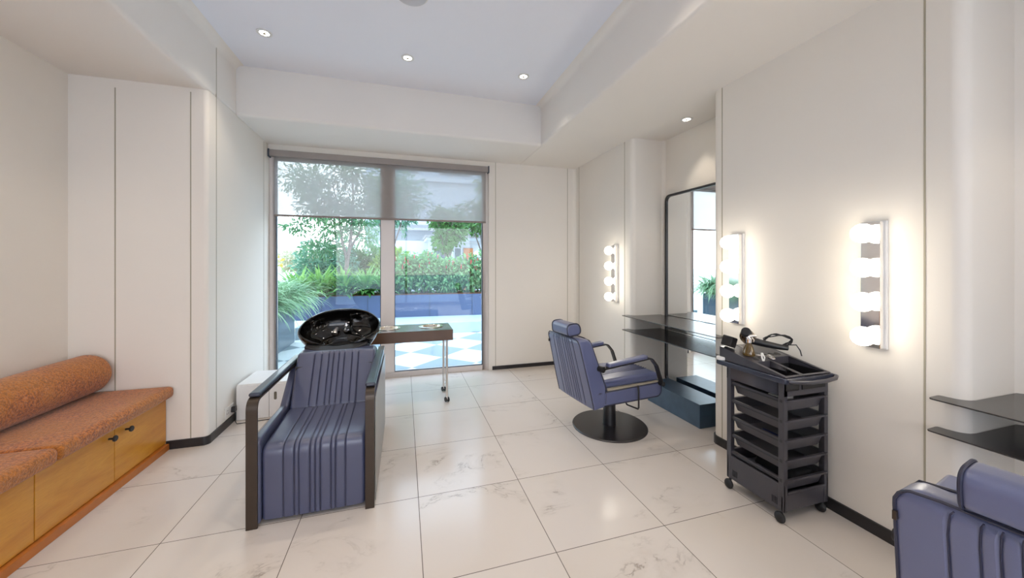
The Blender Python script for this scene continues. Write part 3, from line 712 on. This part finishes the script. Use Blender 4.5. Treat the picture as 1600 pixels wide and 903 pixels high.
bo = pillow(back, -0.238, 0.262, mapy, GB, .0035, .0035, mk2, 0.02, 0.006, .02).build('backrest', M_leather, sc)
seam_lines([(0.47-.0028, 0.44+.0018), (0.645-.0028, 0.725+.0018)], GB, (-.238, .262), .0024).build('back_seams', M_stitch, bo)
# side cheeks
ck = roundpoly([(0.005, 0.015, .01), (0.005, 0.455, .03), (0.46, 0.455, .05), (0.70, 0.66, .03), (1.08, 0.66, .02), (1.08, 0.015, .01)], 6)
pillow(ck, -0.290, -0.243, mapy, er=0.014, step=.05).build('side_pad', M_leather, sc)
pillow(ck, 0.255, 0.302, mapy, er=0.014, step=.05).build('side_pad', M_leather, sc)
box(-0.24, 0.25, 0.60, 1.08, 0.02, 0.66).build('rear_body', M_black, sc, bevel=0.01)
# arm frames: flat bar up the front, round corner, back along the top
ap = roundpoly([(0.0, 0.0, 0), (0.0, 0.655, .055), (1.10, 0.655, 0)], 8, False)
for sx_, wd in ((-0.280, 0.052), (0.282, 0.048)):
    MB().strip([(sx_, p[0], p[1]) for p in ap], wd, 0.012, (1, 0, 0)).build('arm_frame', M_bronze, sc, bevel=0.002)
    pa = roundpoly([(0.03, 0.662, .01), (0.86, 0.662, .01), (0.86, 0.688, .012), (0.03, 0.684, .012)], 5)
    pillow(pa, sx_-0.028, sx_+0.028, mapy, er=0.012, step=.06).build('armrest', basic('black_blue_arm_pad', srgb(44, 50, 66), 0.28, coat=0.2), sc)
MB().box(0.3065, 0.3105, 0.03, 1.08, 0.02, 0.60).build('outer_side_panel', basic('warm_grey_side_panel', srgb(150, 146, 142), 0.35), sc, bevel=0.001)
# basin
def basin():
    def rim(u):
        c, s = cos(u), sin(u); x = 0.288*abs(c)**0.85*(1 if c > 0 else -1); y = 0.235*abs(s)**0.92*(1 if s > 0 else -1); return x, y
    rings = [(.30, -.25), (.42, -.235), (.62, -.19), (.82, -.12), (.95, -.055), (1.01, -.015), (1.02, .002), (1.0, .012), (.965, .012), (.95, .0), (.935, -.03), (.90, -.075), (.80, -.112), (.62, -.125), (.53, -.165), (.42, -.20), (.2, -.213), (.04, -.215)]
    n = 56; V = []; F = []
    for i, (sc_, z) in enumerate(rings):
        for k in range(n):
            u = 2*pi*k/n; x, y = rim(u)
            fr_ = max(0, -sin(u))**6 * (1 if abs(cos(u)) < .6 else .6)
            top = max(0, 1-abs(z)/0.13)
            dz = -0.050*fr_*top
            dy = 0.030*fr_*(1 if i < 11 else 0.6)
            hb = 0.045*max(0, sin(u))**2*top
            V.append((x*sc_, (y+dy)*sc_, z+dz+hb))
    for i in range(len(rings)-1): F += [(i*n+k, i*n+(k+1) % n, (i+1)*n+(k+1) % n, (i+1)*n+k) for k in range(n)]
    F += [tuple(range(n))[::-1], tuple((len(rings)-1)*n+k for k in range(n))]
    return MB().add(V, F)
bs = basin().build('basin', M_porcelain, sc, angle=60); bs.location = (-0.012, 0.955, 0.855); bs.rotation_euler = (radians(19), 0, 0)
MB().lathe([(.0, .0), (.028, 0), (.03, .004), (.02, .006), (0, .006)], (0, 0, -.216), 20).build('drain', M_chrome, bs)
fc = MB().lathe([(.026, 0), (.026, .012), (.02, .016), (.02, .05), (.016, .056)], (0.02, 0.135, -.10), 20)
fc.tube([(0.02, .135, -.065), (0.02, .09, -.05), (0.02, .06, -.062)], .010, 10).build('mixer_tap', M_chrome, bs)
MB().tube([(0.02, .135, -.048), (0.02, .135, -.025), (0.045, .10, -.008)], [.012, .008, .005], 10).build('tap_lever', M_chrome, bs)
MB().tube([(-.045, .14, -.09), (-.045, .10, -.06), (-.05, .055, -.055), (-.052, .03, -.07)], [.012, .012, .016, .022], 12).build('hand_shower', M_satin, bs)
nr_ = [(x, -.300+.10*(x/.22)**2 + .0) for x in [-.215+.43*k/16 for k in range(17)]] + [(x, -.215+.10*(x/.22)**2) for x in [.20-.40*k/16 for k in range(17)]]
MB().prism(nr_, -.085, -.028, lambda p, h: (p[0], p[1], h)).build('neck_rest', M_rubber, bs, bevel=0.012, seg=3)
MB().lathe([(.13, 0), (.12, .05), (.10, .12), (.09, .2)], (-0.012, 1.0, 0.52), 28).build('basin_pedestal', M_black, sc)

# ------------------------------------------------------------------ manicure table with two bowls
M_bowl = basic('polished_steel_bowl', (0.9, 0.84, 0.74, 1), 0.12, metal=1.0, var=0.0)
tb = thing('nail_table', 'brown-edged wheeled table with two steel bowls behind the shampoo chair', 'table', (0.05, 3.56, 0))
ztop = 0.712
bowls = ((-0.205, 0.235), (0.215, 0.235)); br = 0.105
def holed_top():
    bm = MB(); n = 32
    X0, X1, Y0, Y1 = -0.41, 0.41, 0, 0.42
    for z in (ztop, ztop-0.012):
        for (cx, x0, x1) in ((bowls[0][0], X0, 0.005), (bowls[1][0], 0.005, X1)):
            cy = bowls[0][1]; inn = []; out = []
            for k in range(n):
                a = 2*pi*k/n; c, s = cos(a), sin(a); inn.append((cx+br*c, cy+br*s, z))
                t = min(((x1-cx)/c if c > 1e-6 else (x0-cx)/c if c < -1e-6 else 9), ((Y1-cy)/s if s > 1e-6 else (Y0-cy)/s if s < -1e-6 else 9)); out.append((cx+t*c, cy+t*s, z))
            bm.add(inn+out, [(k, (k+1) % n, n+(k+1) % n, n+k) for k in range(n)])
            for (xa, ya) in ((x0, Y0), (x1, Y0), (x1, Y1), (x0, Y1)):
                ang = math.atan2(ya-cy, xa-cx) % (2*pi); k = int(ang/(2*pi/n)); j = (k+1) % n
                bm.add([out[k], (xa, ya, z), out[j]], [(0, 1, 2)])
    return bm
holed_top().build('table_top', M_tabletop, tb, smooth=False)
ap_ = MB().box(-0.412, 0.412, -0.002, 0.012, ztop-0.103, ztop-0.001).box(-0.412, 0.412, 0.408, 0.422, ztop-0.103, ztop-0.001).box(-0.412, -0.398, 0.012, 0.408, ztop-0.103, ztop-0.001).box(0.398, 0.412, 0.012, 0.408, ztop-0.103, ztop-0.001)
ap_.build('apron', M_brown, tb, bevel=0.001)
for (bx, by) in bowls:
    b_ = MB().lathe([(0.0, -.062), (.05, -.06), (.085, -.03), (.098, 0.001), (.122, 0.003), (.122, .006), (.096, .007), (.09, 0.0), (.078, -.028), (.045, -.054), (0, -.056)], (bx, by, ztop), 36).build('steel_bowl', M_bowl, tb)
for lx in (-0.36, 0.355):
    for ly in (0.03, 0.34):
        lg = MB().tube([(lx, ly, .05), (lx, ly, ztop-.06)], 0.0115, 14).build('leg', M_satin, tb)
        cs = MB()
        for dx in (-.012, .012): cs.lathe([(.008, -.006), (.022, -.006), (.024, 0), (.022, .006), (.008, .006)], (lx+dx, ly-.008, .024), 20, (1, .35, 0))
        cs.build('caster', M_rubber, lg)
        MB().box(lx-.006, lx+.006, ly-.014, ly+.006, .022, .052).build('caster_fork', M_satin, lg)
    MB().tube([(lx, .03, .20), (lx, .185, .13), (lx, .34, .20)], .004, 8).build('brace', M_chrome, tb)

# ------------------------------------------------------------------ barber chairs
M_reflstrip = basic('cream_wall_reflection', srgb(200, 188, 164), 0.3, metal=0.3)  # lit wall's warm reflection on glossy leather, put into a colour
M_basedisc = basic('satin_black_base', srgb(38, 34, 36), 0.3, spec=0.6)
def barber(label, loc, rz):
    t = thing('barber_chair', label, 'salon chair', loc, rz, group='navy barber chairs')
    MB().lathe([(0.0, 0), (.305, 0), (.306, .006), (.30, .012), (.10, .016), (0, .016)], n=72).build('base_disc', M_basedisc, t)
    MB().lathe([(.055, .012), (.053, .03), (.05, .2), (.055, .30)], n=32).build('column', M_steelblk, t)
    sbx = roundpoly([(-0.30, 0.285, .07), (0.325, 0.285, .085), (0.325, 0.395, .02), (-0.30, 0.385, .02)], 8)
    bx = pillow(sbx, -0.25, 0.25, mapx, er=0.012, step=.04).build('seat_box', M_leather_lit, t)
    for y in (-0.246, 0.246): MB().tube([(p[0], y, p[1]) for p in sbx], .004, 6, True).build('piping', M_leatherd, bx)
    for y in (-.235, .205): MB().box(-0.20, 0.31, y, y+.03, 0.388, 0.402).build('reflection_strip', M_reflstrip, t, bevel=0.002)  # strips standing in for a reflection on the seat box top
    cu = roundpoly([(-0.24, 0.397, .02), (0.33, 0.397, .02), (0.335, 0.462, .03), (0.0, 0.468, .1), (-0.24, 0.462, .02)], 6)
    cmask = lambda p: 1.0 if p[1] > .45 else 0.0
    gs = (.30, .36, .42, .50, .58, .64, .70)
    co = pillow(cu, -0.208, 0.208, mapx, gs, .0035, .0035, cmask, 0.02, 0.004, .03).build('seat_cushion', M_leather_lit, t)
    MBs = MB()
    for g_ in gs: MBs.tube([(x, -0.208+.416*g_, .4675) for x in (-.2, -.1, 0, .1, .2, .32)], .0022, 5)
    MBs.build('seat_seams', M_stitch, co)
    # backrest: rear face leans back, bottom rear at x -.335, top rear at -.455
    bp = roundpoly([(-0.335, 0.265, .02), (-0.462, 0.795, .035), (-0.352, 0.792, .05), (-0.225, 0.42, .06), (-0.235, 0.275, .02)], 8)
    H0, H1 = 0.265, 0.795
    def wid(z):
        q = (z-H0)/(H1-H0); s = 1.0 - 0.10*max(0, q-.25)
        d = H1 - z; r_ = 0.05
        if d < r_: s -= (r_ - sqrt(max(0, r_*r_-(r_-max(d, 0))**2)))/0.25*0.95
        return s
    fb_ = lambda a, b, w: (a, w*wid(b), b)
    rear = lambda p: p[0] - (-0.335 - 0.127*(p[1]-0.265)/0.53)
    bm_ = lambda p: 1.0 if rear(p) < 0.02 and p[1] < .775 else (1.0 if rear(p) > .07 and .42 < p[1] < .77 else 0.0)
    gb = (.20, .30, .36, .42, .50, .58, .64, .70, .80)
    bk = pillow(bp, -0.252, 0.252, fb_, gb, .004, .0035, bm_, 0.016, 0.005, .022).build('backrest', M_leather_lit, t)
    sm = MB()
    for g_ in gb:
        w = -0.252 + .504*g_
        sm.tube([fb_(-0.335-0.127*(z-0.265)/0.53 + .0026 - .005*(1-(w/.252)**2), z, w) for z in (.29, .38, .48, .58, .66, .72, .775, .785)], .0018, 6)
    sm.build('back_seams', M_stitch, bk)
    rx = lambda z: -0.335-0.127*(z-0.265)/0.53+.002
    zz = [.275+.5*i/26 for i in range(27)] + [.783, .789, .7915]
    lp = [fb_(rx(z), z, -.2475) for z in zz]; rp = [fb_(rx(z), z, .2475) for z in zz[::-1]]
    MB().tube(lp + [(rx(.792)+.006, w, .7935) for w in (-.15, 0, .15)] + rp, .0042, 6).build('piping', M_leatherd, bk)
    fz = ((-.23, .30), (-.222, .42), (-.262, .52), (-.30, .63), (-.33, .71), (-.345, .76), (-.355, .782))
    MB().tube([fb_(x, z, -.2475) for x, z in fz] + [(-.362, w, .7925) for w in (-.15, 0, .15)] + [fb_(x, z, .2475) for x, z in fz[::-1]], .0042, 6).build('piping', M_leatherd, bk)
    MB().box(-.452, -.438, .2265, .2345, .70, .722).build('metal_tag', M_bronze, bk)
    # headrest
    hp = roundpoly([(-0.478, 0.800, .03), (-0.487, 0.893, .04), (-0.375, 0.900, .06), (-0.355, 0.812, .05)], 8)
    hr = pillow(hp, -0.118, 0.118, mapx, er=0.014, step=.02).build('headrest', M_leather_lit, t)
    for y in (-.115, .115): MB().tube([(p[0], y, p[1]) for p in hp], .004, 6, True).build('piping', M_leatherd, hr)
    MB().box(-.45, -.41, -.03, .03, .78, .825).build('headrest_post', M_steelblk, hr)
    # arms
    for s_ in (-1, 1):
        y = s_*0.272
        path = roundpoly([(-0.27, .575, 0), (0.185, .613, .06), (0.245, .545, .05), (0.305, .385, 0)], 8, False)
        af = MB().strip([(p[0], y, p[1]) for p in path], .040, .012, (0, 1, 0)).build('arm_frame', M_steelblk, t, bevel=0.0015)
        MB().tube([(-0.285, s_*.24, .572), (-0.275, s_*.285, .572)], .022, 16).build('arm_pivot', M_rubber, af)
        pa = roundpoly([(-0.235, .583, .008), (0.135, .612, .008), (0.14, .642, .012), (-0.23, .612, .012)], 5)
        pillow(pa, y-.027, y+.027, mapx, er=0.011, step=.05).build('armrest', M_leather_lit, t)
        MB().tube([(0.305, s_*.245, .392), (0.305, s_*.290, .392)], .018, 14).build('arm_bolt', M_rubber, af)
    MB().tube([(0.07, -0.262, .405), (0.07, -0.268, .35), (0.07, -.268, .235), (0.07, -.262, .222), (0.05, -.16, .222), (.05, -.10, .28)], .0065, 8).build('recline_lever', M_steelblk, t)
    return t
barber('Navy pleated barber chair on a round black base facing the mirror niche', (1.652, 2.665, 0), radians(6.5))
barber('Large near navy barber chair cut off by the lower right corner', (1.676, 0.435, 0), radians(8))

# ------------------------------------------------------------------ tool trolley
tv = thing('tool_trolley', 'graphite plastic salon trolley with five trays on casters by the wall', 'trolley', (1.885, 1.385, 0))
W_, D_ = 0.328, 0.345     # x, y
zt = 0.765
f_ = MB()
for (x, y) in ((0, 0), (W_-.03, 0), (0, D_-.03), (W_-.03, D_-.03)): f_.box(x, x+.03, y, y+.03, .06, zt-.02)
f_.build('corner_posts', M_plastic, tv, bevel=0.004)
MB().box(0.002, W_-.002, 0.0, 0.012, .66, zt-.02).box(0.002, .012, 0, D_, .66, zt-.02).box(W_-.012, W_-.002, 0, D_, .66, zt-.02).box(0, W_, D_-.012, D_, .66, zt-.02).build('upper_panel', M_plastic, tv, bevel=0.002)
MB().box(0.002, .012, 0.0, D_, .06, .20).box(W_-.012, W_-.002, 0, D_, .06, .20).box(0, W_, 0.004, .014, .06, .145).box(0, W_, D_-.014, D_-.004, .06, .2).box(0.01, W_-.01, .01, D_-.01, .075, .085).build('lower_panel', M_plastic, tv, bevel=0.002)
vn = MB()
for k in range(4): vn.box(-.0008, .003, .035+k*.009, .038+k*.009, .085, .12); vn.box(-.0008, .003, D_-.07+k*.009, D_-.067+k*.009, .085, .12)
vn.build('panel_ribs', M_plasticd, tv)
MB().box(.03, .315, -.001, .006, .15, .16).build('lower_rail', M_plastic, tv)
for k, z in enumerate((.640, .535, .432, .328, .226)):
    tm = MB(); x0, x1, ya, yb = .012, W_-.012, -.004, D_-.008
    ins = .03; h = .062
    A = roundpoly([(x0, ya, .02), (x1, ya, .02), (x1, yb, .02), (x0, yb, .02)], 3)
    def sh_(ii, zz): return [(p[0] + (ii if p[0] < .17 else -ii), p[1] + (ii if p[1] < .17 else -ii), zz) for p in A]
    n = len(A); rg = [sh_(-.004, z-.006), sh_(-.004, z+.003), sh_(.010, z+.003), sh_(.014, z-.004), sh_(.030, z-h+.004), sh_(.026, z-h), sh_(.010, z-.006)]
    rgs = [sh_(.010, z-.006), sh_(-.004, z-.006), sh_(-.004, z+.003), sh_(.010, z+.003), sh_(.028, z-h+.006)]
    out = [sh_(.010, z-.006), sh_(.024, z-h)]
    V = [q for g_ in rgs for q in g_] + out[1]
    F = []
    for i in range(4): F += [(i*n+j, i*n+(j+1) % n, (i+1)*n+(j+1) % n, (i+1)*n+j) for j in range(n)]
    F += [(j, (j+1) % n, 5*n+(j+1) % n, 5*n+j) for j in range(n)]
    F += [tuple(range(4*n, 5*n)), tuple(range(5*n, 6*n))[::-1]]
    ty = MB().add(V, F).build('tray', M_plastic, tv)
    MB().box(-.001, .014, .008, .022, z-.012, z+.004).build('tray_catch', M_plasticd, ty, bevel=.001)
    for xr in (.006, W_-.012): MB().box(xr, xr+.006, .02, D_-.02, z-.014, z-.006).build('runner', M_plasticd, ty)
# moulded top tray: raised back end, wells and cup holes
top = MB()
def tz(y): return 0.0 + (0.79 + 0.055*max(0, min(1, (y-.10)/.20)))      # the organiser slopes up towards the far end
xa, xb, ya, yb = -0.03, W_+.005, -0.03, D_+.055
rim_ = roundpoly([(xa, ya, .03), (xb, ya, .03), (xb, yb, .03), (xa, yb, .03)], 4)
top.prism(roundpoly([(xa, ya, .03), (.008, ya, 0), (.008, yb, 0), (xa, yb, .03)], 4), .735, .765)
top.prism(roundpoly([(.298, ya, 0), (xb, ya, .03), (xb, yb, .03), (.298, yb, 0)], 4), .735, .765)
top.box(.008, .298, ya, -.004, .735, .765).box(.106, .128, -.004, .19, .735, .765).box(.008, .106, .155, .19, .735, .765).box(.008, .298, .19, yb, .735, .765)
top.build('top_tray', basic('blue_black_plastic', srgb(52, 56, 72), 0.25, spec=0.6), tv, bevel=0.006)
# grey organiser insert with true wells: grid of ribs
wells = [(.035, .115, .015, .165), (.145, .285, .015, .175)]
org = MB(); zb = .7655
def tp(x0, x1, y0, y1):
    z0, z1 = .770+.075*(y0+.02)/.4, .770+.075*(y1+.02)/.4
    org.add([(x0, y0, zb), (x1, y0, zb), (x1, y1, zb), (x0, y1, zb), (x0, y0, z0), (x1, y0, z0), (x1, y1, z1), (x0, y1, z1)], [(0,3,2,1),(4,5,6,7),(0,1,5,4),(1,2,6,5),(2,3,7,6),(3,0,4,7)])
tp(-.012, .008, -.018, .385); tp(.106, .128, -.018, .19); tp(.298, .318, -.018, .385); tp(.008, .106, -.018, -.004); tp(.128, .298, -.018, -.004); tp(.008, .106, .155, .385); tp(.128, .298, .19, .385); tp(.106, .128, .19, .385)
og = org.build('organiser', M_plastic, tv, bevel=0.002)
for (wa, wb_, wc_, wd_) in ((.008, .106, -.004, .155), (.128, .298, -.004, .19)):
    wl_ = MB().box(wa, wb_, wc_, wd_, .69, .693)
    for q in ((wa, wa+.002, wc_, wd_), (wb_-.002, wb_, wc_, wd_), (wa, wb_, wc_, wc_+.002), (wa, wb_, wd_-.002, wd_)): wl_.box(*q, .69, .769)
    wl_.build('shaded_well', M_black, og)  # black shell, the shade of the deep wells put into its colour
cpz = lambda y: .7705+.075*(y+.02)/.4
cup = MB()
for (x, y, r_) in ((.04, .185, .015), (.085, .195, .015), (.15, .222, .017), (.205, .225, .017), (.255, .225, .017), (.07, .255, .018)):
    cup.lathe([(0, 0), (r_, 0), (r_, .0012)], (x, y, cpz(y)-.0004), 20, (0, -.22, .975))
cup.build('cup_holes', M_black, og)
MB().tube([(-.005, -.028, .752), (.03, -.055, .752), (.12, -.062, .746), (.17, -.055, .744), (.22, -.062, .746), (.285, -.060, .752), (.325, -.040, .754), (.325, -.02, .754)], .010, 10).build('handle', M_plastic, tv)
for (x, y) in ((.0, .02), (W_-.03, .02), (-.005, D_-.02), (W_-.04, D_-.02)):
    c_ = MB().sphere((x-.0, y, .028), .028, 18, 12, (.62, 1, 1)).build('caster', M_rubber, tv)
    MB().tube([(x+.008, y, .03), (x+.014, y, .066)], .008, 8).build('caster_stem', M_plasticd, c_)

# tools in and on the trolley
def wpt(x, y, z): return (1.885+x, 1.385+y, z)
hd = thing('hair_dryer', 'bronze and black hair dryer lying on the trolley top, cord coiled behind', 'hair dryer', wpt(.115, .30, .85))
ax = Vector((-.62, -.45, .40)).normalized(); bc = Vector((-.005, 0, .062))
MB().lathe([(.0, -.058), (.022, -.055), (.036, -.035), (.041, 0), (.037, .03), (.028, .055), (.026, .072)], bc, 28, ax).build('barrel', basic('bronze_gloss', srgb(140, 112, 78), 0.15, metal=0.8), hd)
MB().lathe([(.030, -.062), (.034, -.05), (.030, -.045)], bc, 24, ax).build('rear_grille', M_black, hd)
MB().lathe([(.024, .066), (.029, .068), (.024, .10), (.018, .104)], bc, 20, ax).build('nozzle', M_black, hd)
MB().tube([(.0, -.0, .045), (.05, -.05, .030), (.11, -.10, .016), (.15, -.13, .010)], [.022, .020, .017, .013], 14).build('handle', M_black, hd)
cd = [(.15, -.13, .010)]
for k in range(70):
    a = k*.36 - .6; q = .052+.010*sin(k*.7); tl = .35*sin(k*.11)
    cd.append((.142+q*cos(a)*.95, -.075 - q*cos(a)*.75 + q*sin(a)*tl, .046+.034*sin(a)+.004*sin(k*1.3)))
cd += [(.195, -.145, .03), (.205, -.16, .0), (.203, -.17, -.03)]
MB().tube(cd, .0032, 6).build('cord', M_black, hd)
bt = thing('spray_bottle', 'small amber bottle with chrome trigger head on the trolley top', 'bottle', wpt(.045, .235, cpz(.235)+.001))
MB().lathe([(0, 0), (.030, 0), (.033, .006), (.031, .02), (.020, .055), (.013, .068), (.012, .078)], n=24).build('flask', M_amber, bt)
MB().lathe([(.016, .076), (.016, .095), (.011, .10)], n=20).tube([(0, 0, .098), (-.008, .004, .112)], .011, 12).build('spray_head', M_chrome, bt)
MB().tube([(0.0, 0, .112), (.02, -.012, .116), (.034, -.02, .112)], [.011, .009, .006], 10).tube([(.012, -.008, .108), (.022, -.014, .09), (.02, -.013, .078)], .0035, 6).build('trigger', M_satin, bt)
b2 = thing('black_pot', 'small square black pot leaning at the far end of the trolley', 'pot', wpt(.01, .345, cpz(.345)+.012))
q_ = MB().box(-.036, .036, -.030, .030, -.0, .062).build('pot_body', M_black, b2, bevel=.006); q_.rotation_euler = (radians(8), radians(16), radians(20))
wc = thing('white_lid', 'shallow white plastic tub under the leaning black pot', 'tub', wpt(-.012, .372, .766))  # plain white disc, meant as a loose lid
MB().lathe([(0, 0), (.026, 0), (.027, .003), (.027, .014), (.024, .018), (0, .018)], n=28).build('lid_body', M_wax, wc)
def ring(c, r_, n=18, d=(0, 0, 1)):
    R = rot_to(d); return [tuple(Vector(c) + R @ Vector((r_*cos(2*pi*k/n), r_*sin(2*pi*k/n), 0))) for k in range(n)]
sz = thing('scissors', 'silver scissors with round finger loops on the trolley top', 'scissors', wpt(.105, .19, cpz(.19)+.004))
nd = (0, -.22, .975)
MB().tube(ring((.035, -.01, .008), .013, d=nd), .003, 8, True).strip([(.024, -.004, .009), (0, .008, .008), (-.05, .02, .012)], .006, .002, (0.3, .95, .2)).build('blade', M_satin, sz)
MB().tube(ring((.018, -.035, .004), .013, d=nd), .003, 8, True).strip([(.01, -.024, .006), (0, .006, .0105), (-.045, .035, .016)], .006, .002, (0.5, .85, .2)).build('blade', M_satin, sz)
hc = thing('hair_clip', 'slim white hair clip standing beside the scissors', 'hair clip', wpt(.055, .155, cpz(.155)+.002))
MB().strip([(0, 0, 0), (-.004, .004, .02), (-.002, .008, .045)], .010, .004, (1, 0, 0)).build('clip_jaw', M_wax, hc, bevel=.001)
MB().strip([(.003, -.002, 0), (.006, -.004, .02), (.001, .006, .045)], .008, .003, (1, 0, 0)).build('clip_jaw', M_wax, hc, bevel=.001)
# things lying in the trays
def comb(loc, rz, lab, mat):
    t = thing('comb', lab, 'comb', loc, rz, group='combs in the trolley trays')
    m = MB().box(-.08, .08, 0, .012, 0, .004)
    for k in range(26): m.box(-.075+k*.0058, -.073+k*.0058, -.02, .001, .0005, .0035)
    m.build('comb_body', mat, t); return t
comb(wpt(.10, .16, .226-.055), 1.3, 'White comb in the bottom tray of the trolley', M_wax)
comb(wpt(.12, .18, .535-.055), 1.4, 'Brown comb in the second tray of the trolley', basic('tortoise', srgb(150, 100, 50), .4))
comb(wpt(.14, .16, .432-.055), 1.6, 'Dark blue comb in the third tray of the trolley', basic('dark_blue_plastic', srgb(30, 44, 110), .4))
tw = thing('black_towel', 'folded black towel piece in the bottom tray of the trolley', 'towel', wpt(.20, .10, .226-.0555))
pillow(roundpoly([(-.09, 0, .01), (.09, 0, .01), (.08, .05, .02), (-.06, .062, .02)]), -.07, .16, mapx, er=.015).build('folded_cloth', basic('black_cloth', srgb(20, 20, 24), .9, bump=.5), tw)
wl = thing('white_card', 'small white card in the top tray of the trolley', 'card', wpt(.10, .08, .640-.055))
MB().box(-.04, .04, -.03, .05, 0, .05).build('card_box', M_wax, wl, bevel=.002)
